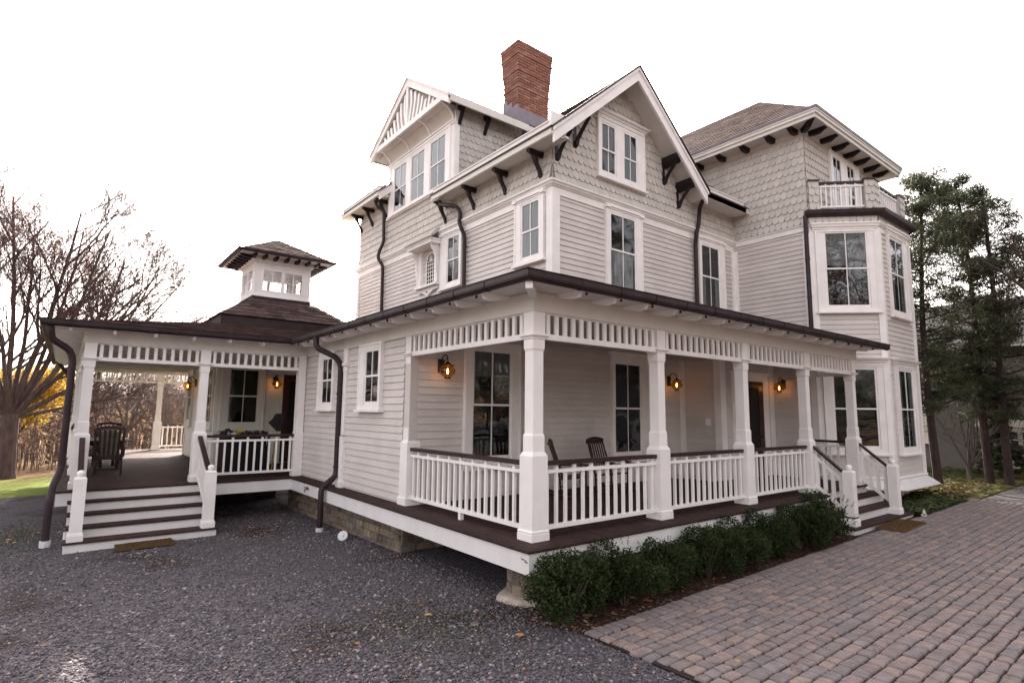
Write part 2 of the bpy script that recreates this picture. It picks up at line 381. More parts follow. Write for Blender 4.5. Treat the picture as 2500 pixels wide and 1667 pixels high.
# ---- windows
def window(F, sashes, outer, w=.038, parent=None, head=None, sill=True, hidelow=None, curt=None, meet=None, name='window', grid=1, material=None):
    """sashes: (u0,u1,v0,v1) openings; outer: casing rect"""
    o0, o1, p0, p1 = outer; parent = parent or H; m = MB(); mt = material or WHITE
    us = sorted(sashes); v0 = us[0][2]; v1 = us[0][3]; wc = w+.035
    m.fb(F, o0, us[0][0], p0, p1, 0, wc); m.fb(F, us[-1][1], o1, p0, p1, 0, wc)
    m.fb(F, us[0][0], us[-1][1], v1, p1, 0, wc-.003); m.fb(F, us[0][0], us[-1][1], p0, v0, 0, wc-.003)
    for a, b in zip(us, us[1:]): m.fb(F, a[1], b[0], v0, v1, 0, wc-.004)
    # back band
    m.fb(F, o0-.012, o0+.03, p0, p1, 0, wc+.015); m.fb(F, o1-.03, o1+.012, p0, p1, 0, wc+.015); m.fb(F, o0+.03, o1-.03, p1-.03, p1+.012, 0, wc+.014)
    if sill: m.fb(F, o0-.05, o1+.05, p0-.045, p0+.002, 0, wc+.055)
    if head == 'ear':
        m.fb(F, o0-.05, o0+.08, p1-.02, p1+.07, 0, wc+.05); m.fb(F, o1-.08, o1+.05, p1-.02, p1+.07, 0, wc+.05); m.fb(F, o0+.08, o1-.08, p1+.012, p1+.085, 0, wc+.04)
    elif head:
        h = head
        m.loft([[F(o0-a, z, 0), F(o1+a, z, 0), F(o1+a, z, wc+a), F(o0-a, z, wc+a)] for a, z in ((.0, p1), (.02, p1+.01), (.02, p1+.3*h), (.05, p1+.4*h), (.055, p1+.6*h), (.11, p1+.75*h), (.13, p1+h), (.0, p1+h+.03))])
    wo = m.build(name, mt, parent)
    for (a, b, c, d) in us:
        s = MB(); mid = meet if meet else (c+d)/2; st = .042
        # upper sash (outer plane), lower sash set back
        for (lo, hi, wz, br, tr) in ((mid-.02, d, w+.022, .04, .05), (c, mid+.02, w+.010, .075, .035)):
            s.fb(F, a, a+st, lo, hi, w-.005, wz); s.fb(F, b-st, b, lo, hi, w-.005, wz)
            s.fb(F, a+st, b-st, lo, lo+br, w-.005, wz+.001); s.fb(F, a+st, b-st, hi-tr, hi, w-.005, wz+.001)
            for g in range(grid):
                x = a+(b-a)*(g+1)/(grid+1); s.fb(F, x-.011, x+.011, lo+br, hi-tr, w-.005, wz-.003)
        s.build('sash', mt, wo)
        q = MB(); q.fb(F, a+.02, b-.02, c+.02, d-.02, w+.003, w+.006); q.build('pane', GLASS, wo)
        q = MB(); q.fb(F, a+.005, b-.005, c+.005, d-.005, w-.013, w-.010); q.build('room_shade_sheet', DARK, wo)  # sheet just behind the pane, coloured as the shade of the room
        if curt:
            q = MB()
            for (ca, cb, cc, cdd) in curt:
                k = 14; A_ = a+(b-a)*ca; B_ = a+(b-a)*cb
                for i in range(k):
                    x0 = A_+(B_-A_)*i/k; x1 = A_+(B_-A_)*(i+1)/k; z0 = w-.008+(.006 if i % 2 else 0); z1 = w-.008+(0 if i % 2 else .006)
                    q.add([F(x0, c+(d-c)*cc, z0), F(x1, c+(d-c)*cc, z1), F(x1, c+(d-c)*cdd, z1), F(x0, c+(d-c)*cdd, z0)], [(0, 1, 2, 3)])
            q.build('curtain', PALE, wo)
    return wo
# first floor
window(L1, [(4.44, 5.08, 1.66, 2.74)], (4.33, 5.33, 1.58, 2.84), meet=2.22)
window(L1, [(6.80, 7.44, 1.66, 2.74)], (6.68, 7.63, 1.58, 2.84), meet=2.22)
window(F2, [(1.29, 2.21, .68, 2.73)], (1.14, 2.42, .55, 2.86), meet=1.69, curt=[(0, 1, .75, 1)])
window(F2, [(5.16, 6.10, .62, 2.72)], (5.08, 6.38, .5, 2.84), meet=1.67)
m = MB(); m.loft([[F2(5.08-a, z, 0), F2(6.38+a, z, 0), F2(6.38+a, z, .06+a), F2(5.08-a, z, .06+a)] for a, z in ((0, 2.84), (.04, 2.88), (.1, 2.96), (.12, 3.0))]); m.build('window_cornice', WHITE, H)
# second floor
window(L2, [(3.66, 4.30, 4.93, 6.26)], (3.52, 4.52, 4.85, 6.34), head='ear', meet=5.58, curt=[(0, 1, 0, 1)])
window(L2, [(6.88, 7.50, 4.93, 6.26)], (6.77, 7.80, 4.85, 6.34), head='ear', meet=5.60, curt=[(.1, .5, .0, .48), (0, .9, .55, 1)])
window(F2, [(5.07, 6.00, 4.40, 6.24)], (4.95, 6.22, 4.30, 6.33), head='ear', meet=5.345, curt=[(0, .9, 0, .5)])
window(F2, [(8.73, 9.62, 4.40, 6.20)], (8.62, 9.86, 4.30, 6.33), head='ear', meet=5.30, curt=[(0, .25, 0, .5), (.75, 1, 0, .5)])
# attic pair in the front gable
window(F2, [(4.80, 5.32, 7.12, 8.39), (5.59, 6.11, 7.12, 8.39)], (4.70, 6.37, 7.03, 8.50), head=.14, meet=7.72, name='attic_window')
# bay windows
for F, a, b, tr in ((B1, .34, 1.40, ((.13, 1.59))), (B2, .56, 1.58, (.48, 1.68))):
    if F is B1:
        window(F, [(a, b, 4.30, 6.32)], (.13, 1.59, 4.20, 6.34), meet=5.33, curt=[(0, 1, .55, 1)]); window(F, [(a, b, .74, 2.76)], (.13, 1.59, .62, 2.82), meet=1.73, head=.19)
    else:
        window(F, [(a, b, 4.25, 6.28)], (.50, 1.80, 4.15, 6.34), meet=5.30, curt=[(0, .3, 0, 1), (.7, 1, 0, 1)]); window(F, [(a, b, .70, 2.76)], (.42, 1.76, .60, 2.82), meet=1.73, head=.19, curt=[(0, .25, 0, 1), (.75, 1, 0, 1)])
window(TF, [(12.08, 12.66, 7.0, 8.95), (13.05, 13.6, 7.0, 8.95)], (11.93, 13.9, 6.9, 9.05), meet=8.0, name='balcony_window', sill=False)
# front door in the vestibule
m = MB(); fd = FW(2.3)
m.fb(fd, 8.35, 8.51, 0, 2.6, 0, .05); m.fb(fd, 9.85, 10.1, 0, 2.6, 0, .05); m.fb(fd, 8.51, 9.85, 2.41, 2.6, 0, .049); m.fb(fd, 8.31, 10.14, 2.58, 2.64, 0, .075)
dr = m.build('front_door', WHITE, H)
m = MB(); m.fb(fd, 8.52, 8.72, .02, 2.40, 0, .04); m.fb(fd, 9.62, 9.84, .02, 2.40, 0, .04); m.fb(fd, 8.72, 9.62, 2.25, 2.40, 0, .04); m.fb(fd, 8.72, 9.62, .02, .35, 0, .04); m.build('door_leaf', DOORM, dr)
m = MB(); m.fb(fd, 8.72, 9.62, .35, 2.25, 0, .026); m.build('door_glass', DARK, dr)
MB().sphere(fd(9.70, 1.0, .06), .035).build('door_knob', IRON, dr)
m = MB(); m.fb(LW(7.89), 2.56, 2.70, 1.28, 1.46, 0, .045); m.fb(LW(7.89), 2.585, 2.675, 1.31, 1.43, .04, .055); m.build('electrical_box', WHITE, H)

# ---- arched niche window with its little shingled hood
nc = MB()
nc.fb(L2, 7.94, 8.10, 5.08, 6.16, 0, .10); nc.fb(L2, 8.86, 9.02, 5.08, 6.16, 0, .10)
prof = [(.0, 6.2), (.34, 6.2), (.31, 6.06), (.23, 5.95), (.17, 5.8), (.16, 5.5), (.13, 5.3), (.12, 5.14), (0, 5.1)]
for u in (7.90, 9.0): nc.prism([L2(u, z, a) for a, z in prof], Vector(L2(u+.055, 0, 0))-Vector(L2(u, 0, 0)))
nc.fb(L2, 7.86, 9.09, 5.03, 5.09, 0, .19)
nc.prism([L2(a, z, .0) for a, z in ((7.92, 5.03), (7.96, 4.93), (8.15, 4.92), (8.36, 4.84), (8.48, 4.78), (8.60, 4.84), (8.81, 4.92), (9.0, 4.93), (9.04, 5.03))], (-.09, 0, 0))
nc.fb(L2, 7.80, 9.16, 6.16, 6.24, 0, .40); nc.fb(L2, 7.78, 9.18, 6.24, 6.29, 0, .43)
for i in range(20): nc.fb(L2, 7.82+i*.067, 7.855+i*.067, 6.20, 6.235, .39, .415)
niche = nc.build('niche_window', WHITE, H)
m = MB(); pts = [(8.16, 5.14), (8.62, 5.14), (8.62, 5.80)]+[(8.39+.23*math.cos(t), 5.80+.23*math.sin(t)) for t in [math.pi*i/10 for i in range(1, 10)]]+[(8.16, 5.80)]
m.prism([L2(a, z, .022) for a, z in pts], (-.01, 0, 0)); m.build('pane', DARK, niche)
m = MB()
for i in range(1, 4): m.fb(L2, 8.16+.46*i/4-.010, 8.16+.46*i/4+.010, 5.14, 5.80, .02, .042)
for i in range(0, 7): m.fb(L2, 8.16, 8.62, 5.14+.11*i-.009, 5.14+.11*i+.009, .02, .041)
for i in range(1, 7):
    t = math.pi*i/7; m.tube([L2(8.39, 5.80, .035), L2(8.39+.23*math.cos(t), 5.80+.23*math.sin(t), .035)], .010, 5)
m.tube([L2(8.39+.235*math.cos(t), 5.80+.235*math.sin(t), .035) for t in [math.pi*i/12 for i in range(13)]], .018, 6); m.fb(L2, 8.14, 8.175, 5.1, 5.8, .02, .05); m.fb(L2, 8.605, 8.64, 5.1, 5.8, .02, .05)
m.build('arched_muntins', WHITE, niche)
m = MB()
for (a, z) in ((8.48, 4.93), (8.45, 4.90), (8.51, 4.90), (8.48, 4.88)): m.sphere(L2(a, z, .10), .012, 6, 4)
m.build('carved_rosette', BROWN, niche)
m = MB(); A, B_, C_, D_ = L2(7.72, 6.30, .47), L2(9.24, 6.30, .47), L2(9.05, 6.66, .10), L2(7.90, 6.66, .10)
shp = [A, B_, C_, D_]; m.add([A, B_, C_, D_, L2(7.72, 6.27, .45), L2(9.24, 6.27, .45), L2(9.05, 6.62, 0), L2(7.90, 6.62, 0)], [(0, 1, 2, 3), (0, 4, 5, 1), (1, 5, 6, 2), (0, 3, 7, 4), (4, 7, 6, 5)])
courses(m, A, B_, C_, D_, e=.13, tw=.16, lift=.012); m.build('hood_roof', SHINGLE, niche)

# ---- dormer face: three windows, cove with ribs, slatted sunburst gable
m = MB()
window(L2, [(7.71, 8.58, 7.86, 9.40), (8.90, 9.75, 7.86, 9.40), (10.04, 10.90, 7.86, 9.40)], (7.46, 11.16, 7.82, 9.50), meet=8.62, name='dormer_window', curt=[(0, 1, .5, 1)])
m.fb(L2, 7.30, 7.46, 7.8, 9.52, 0, .045); m.fb(L2, 11.16, 11.32, 7.8, 9.52, 0, .045)
m.fb(L2, 7.28, 11.34, 7.74, 7.83, 0, .08)
for b in (1, 2): pass
m.fb(L2, 7.28, 11.34, 9.50, 9.56, 0, .08); m.fb(L2, 7.27, 11.35, 9.56, 9.60, 0, .11)
m.build('dormer_frame', WHITE, H)
arc = [(.47-.45*math.sin(t), 9.60+.42*math.cos(t)) for t in [math.pi/2*i/10 for i in range(11)]]
m = MB()
m.loft([[L2(u, z, a) for a, z in arc]+[L2(u, 10.05, 0)] for u in (7.34, 11.30)]); m.build('dormer_cove', SIDING, H)
m = MB()
for u in (7.36, 8.64, 9.95, 11.24): m.loft([[L2(u-.025, z, a), L2(u+.025, z, a), L2(u+.025, z+.0-.028, a+.028), L2(u-.025, z-.028, a+.028)] for a, z in arc])
m.split('cove_rib', WHITE, H)
GX = 2.85; GW = LW(GX)
Rk = (9.32, 11.62)          # apex (y, z) of the dormer gable
e1, e2 = (6.90, 10.02), (11.84, 10.02)
m = MB()
def rake(F, foot, apex, dep, w0, w1, m):
    (a, z), (c, z2) = foot, apex
    m.hexa([F(a, z-dep, w0), F(a, z-dep, w1), F(c, z2-dep, w1), F(c, z2-dep, w0), F(a, z, w0), F(a, z, w1), F(c, z2, w1), F(c, z2, w0)])
rake(GW, e1, Rk, .26, -.03, .04, m); rake(GW, e2, Rk, .26, -.03, .04, m)
rake(GW, (e1[0]-.05, e1[1]+.0), (Rk[0], Rk[1]+.045), .06, -.03, .08, m); rake(GW, (e2[0]+.05, e2[1]), (Rk[0], Rk[1]+.045), .06, -.03, .08, m)
m.fb(GW, 7.22, 11.40, 9.99, 10.15, -.03, .03); m.fb(GW, 9.26, 9.38, 10.1, 11.4, -.03, .028)
m.build('gable_rake', WHITE, H)
m = MB(); m.add([GW(7.0, 9.95, -.22), GW(11.7, 9.95, -.22), GW(Rk[0], 11.5, -.22)], [(0, 1, 2)]); m.build('gable_panel', SIDING, H)
m = MB()
for sgn in (-1, 1):
    for i in range(9):
        base = .06+.235*i; pts = []
        for k in range(9):
            t = k/8; zz = 10.12+t*1.4; du = base+.02+ .26*math.sin(t*math.pi*.55)*(1-.0*i)-.05; du = base + .34*(t**1.0)*0+.16*math.sin(t*math.pi)
            lim = 11.36-.63*(du)-.02
            if zz > lim: break
            pts.append((Rk[0]+sgn*du, zz))
        if len(pts) > 1:
            m.loft([[GW(u-.055, z, -.045), GW(u+.055, z, -.045), GW(u+.055, z, .0), GW(u-.055, z, .0)] for u, z in pts])
m.build('sunburst_slats', WHITE, H)

# ---- roofs: slab(top corners A,B eave, C,D ridge)
def slab(name, A, B, Cc, D, th=.16, tiles=True, mat_under=CREAM, e=.15, tw=.28):
    vs = [Vector(p) for p in (A, B, Cc, D)]
    m = MB(); m.hexa([v-Vector((0, 0, th)) for v in vs]+[v-Vector((0, 0, .012)) for v in vs]); so = m.build('soffit', mat_under, H)
    m = MB()
    if tiles: courses(m, A, B, Cc, D, e=e, tw=tw)
    m.add(vs, [(0, 1, 2, 3)]); return m.build(name, ROOF, H)
gy = 2.76
slab('main_roof', (2.84, gy, 7.40), (2.84, 7.5, 7.40), (5.58, 7.5, 9.80), (5.58, gy, 9.80))
slab('main_roof', (8.36, 7.5, 7.40), (8.36, gy, 7.40), (5.58, gy, 9.80), (5.58, 7.5, 9.80))
slab('main_roof', (8.36, gy, 7.42), (10.44, gy, 7.42), (10.44, 5.2, 9.55), (8.36, 5.2, 9.55))
slab('main_roof', (2.84, 11.1, 8.62), (2.84, 14.3, 8.62), (3.30, 14.3, 9.03), (3.30, 11.1, 9.03))
slab('main_roof', (3.30, 11.36, 9.03), (3.30, 14.3, 9.03), (5.6, 14.3, 11.0), (5.6, 11.36, 11.0))
slab('dormer_roof', (9, 6.9, 10.06), (2.83, 6.9, 10.06), (2.83, 9.32, 11.66), (9, 9.32, 11.66))
slab('dormer_roof', (2.83, 11.84, 10.06), (9, 11.84, 10.06), (9, 9.32, 11.66), (2.83, 9.32, 11.66))
# front gable rakes
m = MB(); FG = FW(gy)
rake(FG, (2.86, 7.36), (5.58, 9.76), .30, -.03, .03, m); rake(FG, (8.33, 7.36), (5.58, 9.76), .30, -.03, .0301, m)
rake(FG, (2.84, 7.38), (5.58, 9.785), .07, -.03, .065, m); rake(FG, (8.35, 7.38), (5.58, 9.785), .07, -.03, .065, m)
m.build('gable_rake', WHITE, H)
m = MB()
rake(FG, (2.82, 7.42), (5.58, 9.84), .03, -.03, .09, m); rake(FG, (8.38, 7.42), (5.58, 9.84), .03, -.03, .09, m); m.build('drip_edge', COPPER, H)
# left-end rake
m = MB(); rake(FW(11.1), (2.86, 8.58), (3.32, 8.98), .26, -.03, .03, m); m.build('gable_rake', WHITE, H)
m = MB(); rake(FW(11.1), (2.82, 8.63), (3.32, 9.06), .03, -.03, .07, m); m.build('drip_edge', COPPER, H)
# eaves with built-in box gutters: fascia below, dark drip line, white gutter trough on the slope
def boxeave(path, z, ends=True):
    MB().sweep(path, z, [(-.34, -.145), (.02, -.145), (.02, -.02), (-.34, -.02)]).build('eave_fascia', CREAM, H)
    MB().sweep(path, z, [(-.05, -.02), (.045, -.02), (.05, .012), (-.05, .012)]).build('drip_edge', COPPER, H)
    MB().sweep(path, z, [(-.26, .02), (-.07, .04), (-.05, .07), (-.045, .16), (-.02, .18), (-.02, .205), (-.06, .215), (-.10, .21), (-.26, .30)]).build('box_gutter', WHITE, H)
boxeave([(2.84, 7.68), (2.84, 2.80)], 7.40)
boxeave([(2.84, 14.25), (2.84, 11.14)], 8.62)
boxeave([(8.36, 2.78), (10.30, 2.78)], 7.40)
m = MB()
m.fb(LW(2.80), 2.74, 2.80, 7.41, 7.72, -.35, .02)
m.build('gutter_end', WHITE, H)
MB().box(2.84, 3.32, 7.35, 7.7, 7.22, 7.36).build('eave_return', CREAM, H)
MB().box(2.85, 3.33, 2.80, 7.66, 7.285, 7.33).build('soffit', CREAM, H); MB().box(2.85, 3.33, 11.12, 14.24, 8.50, 8.55).build('soffit', CREAM, H); MB().box(8.36, 10.46, 2.80, 3.31, 7.285, 7.33).build('soffit', CREAM, H)
# dormer side eave fascia, dormer left fascia
m = MB(); m.box(2.86, 5.6, 6.87, 6.92, 9.84, 10.05); m.box(2.86, 5.6, 11.82, 11.87, 9.84, 10.05); m.split('eave_fascia', CREAM, H)
# tower hip roof
tz = 9.36
TP = (12.89, 3.58, 11.95); TR_ = (12.89, 9, 11.95)
slab('tower_roof', (9.89, 9, tz), (9.89, .56, tz), TP, TR_, th=.1, tw=.34, e=.21)
slab('tower_roof', (9.89, .56, tz), (15.9, .56, tz), TP, TP, th=.1, tw=.34, e=.21)
m = MB(); m.prism([(9.95, .62, 9.20), (15.84, .62, 9.20), (15.84, 8, 9.20), (9.95, 8, 9.20)], (0, 0, .05)); m.build('soffit', CREAM, H)
PT = [(9.93, 8), (9.93, .60), (15.86, .60), (15.86, 6)]
MB().sweep(PT, 0, [(-.05, 9.16), (0, 9.16), (0, 9.24), (.03, 9.26), (.03, 9.31), (.06, 9.34), (.06, 9.38), (-.05, 9.38)]).build('eave_fascia', CREAM, H)
MB().sweep(PT, 0, [(-.05, 9.38), (.075, 9.38), (.085, 9.45), (-.05, 9.45)]).build('lead_edge', LEAD, H)
MB().sweep([(10.46, 6), (10.46, 1.15), (15.3, 1.15)], 0, [(0, 9.06), (.03, 9.06), (.035, 9.20), (0, 9.20)]).build('frieze_board', CREAM, H)
# modillions under the tower eave
def modillion(F, u, z, ln, w0=0):
    m = MB(); m.loft([[F(u-.055, z-.11, w0), F(u+.055, z-.11, w0), F(u+.055, z, w0), F(u-.055, z, w0)]]+[[F(u-.055, z-d, w0+ln*t), F(u+.055, z-d, w0+ln*t), F(u+.055, z, w0+ln*t), F(u-.055, z, w0+ln*t)] for t, d in ((.3, .13), (.6, .13), (.75, .10), (.9, .05), (1, .045))])
    m.fb(F, u-.075, u+.075, z-.025, z, w0, w0+ln*1.03); m.build('modillion', BROWN, H)
for y in (1.32, 1.95, 2.70, 3.45, 4.2): modillion(TW, y, 9.195, .46)
for x in (10.75, 11.45, 12.2, 12.95, 13.7, 14.45, 15.15): modillion(TF, x, 9.195, .46)
DG = Fr((10.46, 1.15), (S, -S), (-S, -S)); modillion(DG, 0, 9.195, .62)
# curved knee brackets
def bracket(F, u, zt, w1=.40, drop=.56, bw=.045):
    m = MB()
    m.fb(F, u-bw-.01, u+bw+.01, zt-.07, zt, 0, w1+.03); m.fb(F, u-bw*.8, u+bw*.8, zt-.11, zt-.07, 0, w1-.04)
    pts = [(w1*.62, zt-.06), (w1*.60, zt-.15), (w1*.52, zt-.24), (w1*.38, zt-.33), (w1*.24, zt-.42), (.055, zt-drop*.92), (.045, zt-drop), (.035, zt-drop-.05)]
    hw = [.07, .055, .045, .04, .04, .045, .04, .015]
    m.loft([[F(u-bw, z-.012, a-h), F(u+bw, z-.012, a-h), F(u+bw, z+.012, a+h), F(u-bw, z+.012, a+h)] for (a, z), h in zip(pts, hw)])
    return m.build('eave_bracket', BROWN, H)
for y in (3.62, 4.90, 6.22, 7.60): bracket(L2, y, 7.255)
for y in (13.42, 12.50, 11.45): bracket(L2, y, 8.475)
for x, zt in ((3.42, 7.63), (3.98, 8.11), (7.20, 8.09), (7.78, 7.58)):
    m = MB(); s = .87 if x < 5.58 else -.87
    if s < 0:
        m.hexa([F2(x-.08, zt-.06, 0), F2(x+.07, zt-.19, 0), F2(x+.07, zt-.17, .5), F2(x-.08, zt-.04, .5), F2(x-.08, zt+.06, 0), F2(x+.07, zt-.07, 0), F2(x+.07, zt-.07, .5), F2(x-.08, zt+.06, .5)])
    pts = [(.44, zt-.12), (.32, zt-.24), (.20, zt-.36), (.09, zt-.50), (.05, zt-.62)]
    m.loft([[F2(x-.045, z-.03, a-.05), F2(x+.045, z-.03, a-.05), F2(x+.045, z+.03, a+.05), F2(x-.045, z+.03, a+.05)] for a, z in pts])
    m.fb(F2, x-.045, x+.045, zt-.62, zt-.05, 0, .03); m.build('eave_bracket', BROWN, H)
for x in (3.42, 4.30): bracket(FW(7.32), x, 10.02, w1=.36, drop=.5)

# ---- chimney of real bricks
ch = MB(); ch.box(5.70, 6.92, 7.51, 8.19, 9.3, 13.05); chim = ch.build('chimney', MORTAR, H)
m = MB(); ph = .088; z = 9.75; row = 0
def outw(z):
    k = (z-11.45)/1.6
    o = 0 if z < 11.45 else .105*k**1.1
    for zz in (11.62, 12.12, 12.62): 
        if abs(z-zz) < .04: o += .014
    return o
while z < 13.02:
    o = outw(z); x0, x1, y0, y1 = 5.68-o, 6.94+o, 7.49-o, 8.21+o
    for (F, a, b) in ((FW(y0), x0, x1), (LW(x0), y0, y1), (Fr((x1, 0), (0, 1), (1, 0)), y0, y1)):
        u = a-(.125 if row % 2 else 0)
        while u < b:
            uu0, uu1 = max(a, u), min(b, u+.236)
            if uu1-uu0 > .02: m.fb(F, uu0+.001, uu1, z, z+ph-.016, -.12, random.uniform(0, .006))
            u += .25
    z += ph; row += 1
m.box(5.58, 7.04, 7.39, 8.31, 13.02, 13.05)
m.build('brickwork', BRICK, chim)
m = MB(); m.box(5.66, 6.96, 7.47, 8.23, 9.4, 10.90); m.prism([(5.655, 7.46, 10.0), (5.655, 8.24, 10.0), (5.655, 8.24, 11.35), (5.655, 8.02, 11.35), (5.655, 8.02, 11.18), (5.655, 7.76, 11.18), (5.655, 7.76, 11.0), (5.655, 7.46, 11.0)], (.05, 0, 0)); m.build('flashing', LEAD, chim)
m = MB(); m.box(5.57, 7.05, 7.38, 8.32, 13.05, 13.09); m.build('chimney_cap', CONC, chim)

# ---- bay roof gutter and shingled balcony above it
PG = [(10.40, 1.21), (11.72, -.11), (13.91, -.11), (15.2, 1.2)]
MB().sweep([(10.44, 1.17), (11.67, -.06), (13.86, -.06), (15.07, 1.17)], 0, [(0, 6.76), (.10, 6.76), (.10, 6.80), (0, 6.80)]).build('soffit', CREAM, H)
MB().sweep(PG, 0, [(0, 6.90), (.0, 6.74), (.06, 6.72), (.12, 6.74), (.15, 6.80), (.165, 6.895), (.15, 6.90)]).build('bay_gutter', COPPER, H)
m = MB(); m.prism([(10.4, 1.2, 6.89), (11.68, -.08, 6.89), (13.87, -.08, 6.89), (15.1, 1.2, 6.89)], (0, 0, .03)); m.build('balcony_floor', LEAD, H)
def pier(F, a, b, n=1):
    m = MB(); m.fb(F, a, b, 6.90, 7.72, -.16, -.01); shingles(m, F, [(a, 6.93), (b, 6.93), (b, 7.73), (a, 7.73)], 6.95, e=.2, wd=.165, w=-.01)
    return m
mm = pier(B1, .06, .32); mm.build('balcony_pier', SHINGLE, H)
mm = pier(B1, 1.46, 1.70); mm.build('balcony_pier', SHINGLE, H); mm = pier(B2, 0, .34); mm.build('balcony_pier', SHINGLE, H)
mm = pier(B2, 1.78, 2.19); mm.build('balcony_pier', SHINGLE, H)
m = MB()
for F, a, b in ((B1, .05, .34), (B1, 1.44, 1.73), (B2, -.02, .36), (B2, 1.76, 2.22)): m.fb(F, a, b, 7.73, 7.77, -.19, .03)
m.split('pier_cap', RAIL, H)
def railing(F, a, b, z0, top, w=0, par=None, sp=.155, bw=.038, hr=(.055, .045), stubs=True, name='porch_railing', dz=0.0, mtl=None):
    """z0 deck height, top = handrail top; dz: drop over the run (stairs)"""
    mt = mtl or WHITE
    def bx(m, u0, u1, v0, v1, ww):
        s0 = dz*(u0-a)/(b-a); s1 = dz*(u1-a)/(b-a)
        m.hexa([F(u0, v0+s0, w-ww), F(u1, v0+s1, w-ww), F(u1, v0+s1, w+ww), F(u0, v0+s0, w+ww), F(u0, v1+s0, w-ww), F(u1, v1+s1, w-ww), F(u1, v1+s1, w+ww), F(u0, v1+s0, w+ww)])
    m = MB(); mid = top-.155
    bx(m, a, b, z0+.105, z0+.155, .033)
    n = max(2, int((b-a)/sp)); r_ = m
    ro = m.build(name, mt, H if par is None else par); q = MB(); bx(q, a, b, mid, mid+.045, .033); q.build('middle_rail', mt, ro)
    q = MB()
    for i in range(n):
        u = a+(b-a)*(i+.5)/n; bx(q, u-bw/2, u+bw/2, z0+.15, mid, bw/2)
        if stubs and i % 2 == 1: bx(q, u-bw/2-.004, u+bw/2+.004, mid+.04, top-.056, bw/2)
    q.build('baluster', mt, ro)
    q = MB(); bx(q, a-.0, b+.0, top-.055, top, .046); q.build('handrail', RAIL, ro)
    return ro
railing(B1, .33, 1.45, 6.90, 7.72, w=-.08, sp=.12, name='balcony_railing'); railing(B2, .35, 1.77, 6.90, 7.70, w=-.08, sp=.13, name='balcony_railing')
# ================================================================== THE PORCH (part of the house)
def post(x, y, flip=(1, 1), full=True):
    """square post; x,y = outer corner of the plinth (towards -x,-y)"""
    cx, cy = x+.143, y+.143
    m = MB(); m.sq(cx, cy, [(.143, .0), (.143, .085), (.137, .09), (.137, .10), (.143, .103), (.143, .113), (.130, .13), (.126, .13), (.126, 1.02), (.122, 1.03), (.096, 1.075), (.096, 1.27), (.087, 1.295), (.083, 1.30), (.083, 2.345), (.087, 2.355), (.096, 2.375), (.096, 2.49), (.110, 2.50), (.116, 2.52), (.143, 2.535), (.145, 2.55), (.10, 2.551), (.10, 2.86)])
    return m.build('porch_post', WHITE, H)
PX = [0, 2.51, 4.96, 7.37, 9.70]
for x in PX: post(x, 0)
post(0, 3.26); post(-2.33, 8.60); post(-4.39, 8.60)
for y in (11.5, 14.4, 17.2, 19.9): post(-4.39, y)
post(-1.88, 19.9)
# half post and pilasters on the side wall
m = MB()
for (F, a, b, w0, w1) in ((L1, 8.60, 8.86, 0, .19), ):
    m.fb(FW(8.62), -.15, .02, 1.03, 2.5, -.2, 0); m.fb(FW(8.6), -.17, .03, 0, 1.03, -.2, .0); m.fb(FW(8.62), -.15, .02, 2.5, 2.86, -.2, .01); m.fb(FW(8.6), -.19, .03, 0, .12, -.2, .02)
def pil(F, u, hw):
    m.fb(F, u-hw*.75, u+hw*.75, 1.05, 2.4, 0, .055); m.fb(F, u-hw, u+hw, .1, 1.03, 0, .075); m.fb(F, u-hw-.02, u+hw+.02, 0, .12, 0, .10)
    m.fb(F, u-hw, u+hw, 2.36, 2.5, 0, .06); m.fb(F, u-hw-.02, u+hw+.02, 2.49, 2.55, 0, .09); m.fb(F, u-hw, u+hw, 2.55, 2.86, 0, .055)
pil(L1, 6.10, .10)
m.fb(L1, 5.33, 5.42, 2.5, 2.86, 0, .03)
m.split('porch_pilaster', WHITE, H)
# beam, frieze, capitals
PP = [(-4.38, 20.4), (-4.38, 8.63), (.03, 8.63), (.03, .03), (10.02, .03), (10.02, 1.3)]
m = MB(); m.sweep(PP, 0, [(0, 2.85), (0, 3.10), (-.20, 3.10), (-.20, 2.85)])
m.build('porch_beam', CREAM, H)
def frieze(F, a, b):
    m = MB(); m.fb(F, a, b, 2.50, 2.575, -.115, -.055); m.fb(F, a, b, 2.83, 2.86, -.10, -.065)
    n = max(2, int(round((b-a)/.158)))
    for i in range(n):
        u = a+(b-a)*(i+.5)/n; m.fb(F, u-.031, u+.031, 2.57, 2.835, -.10, -.065)
    m.build('frieze_slats', WHITE, H)
fp = FW(0); lp = LW(0)
for a, b in zip(PX, PX[1:]): frieze(fp, a+.24, b+.05)
frieze(lp, .24, 3.31)
wp = FW(8.60); frieze(wp, -4.15, -2.28); frieze(wp, -2.09, -.14)
bk = FW(19.9); frieze(bk, -4.15, -1.83); frieze(bk, -1.64, .4)
lw = LW(-4.39)
for a, b in ((8.84, 11.55), (11.74, 14.45), (14.64, 17.25), (17.44, 19.95)): frieze(lw, a, b)
frieze(LW(9.98), .24, 1.2)
# railings
for a, b in zip(PX[:3], PX[1:4]): railing(fp, a+.262, b+.02, 0, .95, w=-.12)
railing(lp, .262, 3.28, 0, .95, w=-.12)
m = MB(); m.fb(lp, 1.72, 1.78, 0, .105, -.15, -.09); m.build('rail_foot', WHITE, H)
railing(wp, -2.06, -.16, 0, .985, w=-.12); railing(bk, -1.62, .6, 0, .97, w=-.12)
for a, b in ((8.86, 11.52), (11.76, 14.42), (14.66, 17.22), (17.46, 19.92)): railing(lw, a, b, 0, .97, w=-.12)
railing(LW(9.98), .28, 1.15, 0, .97, w=-.0)
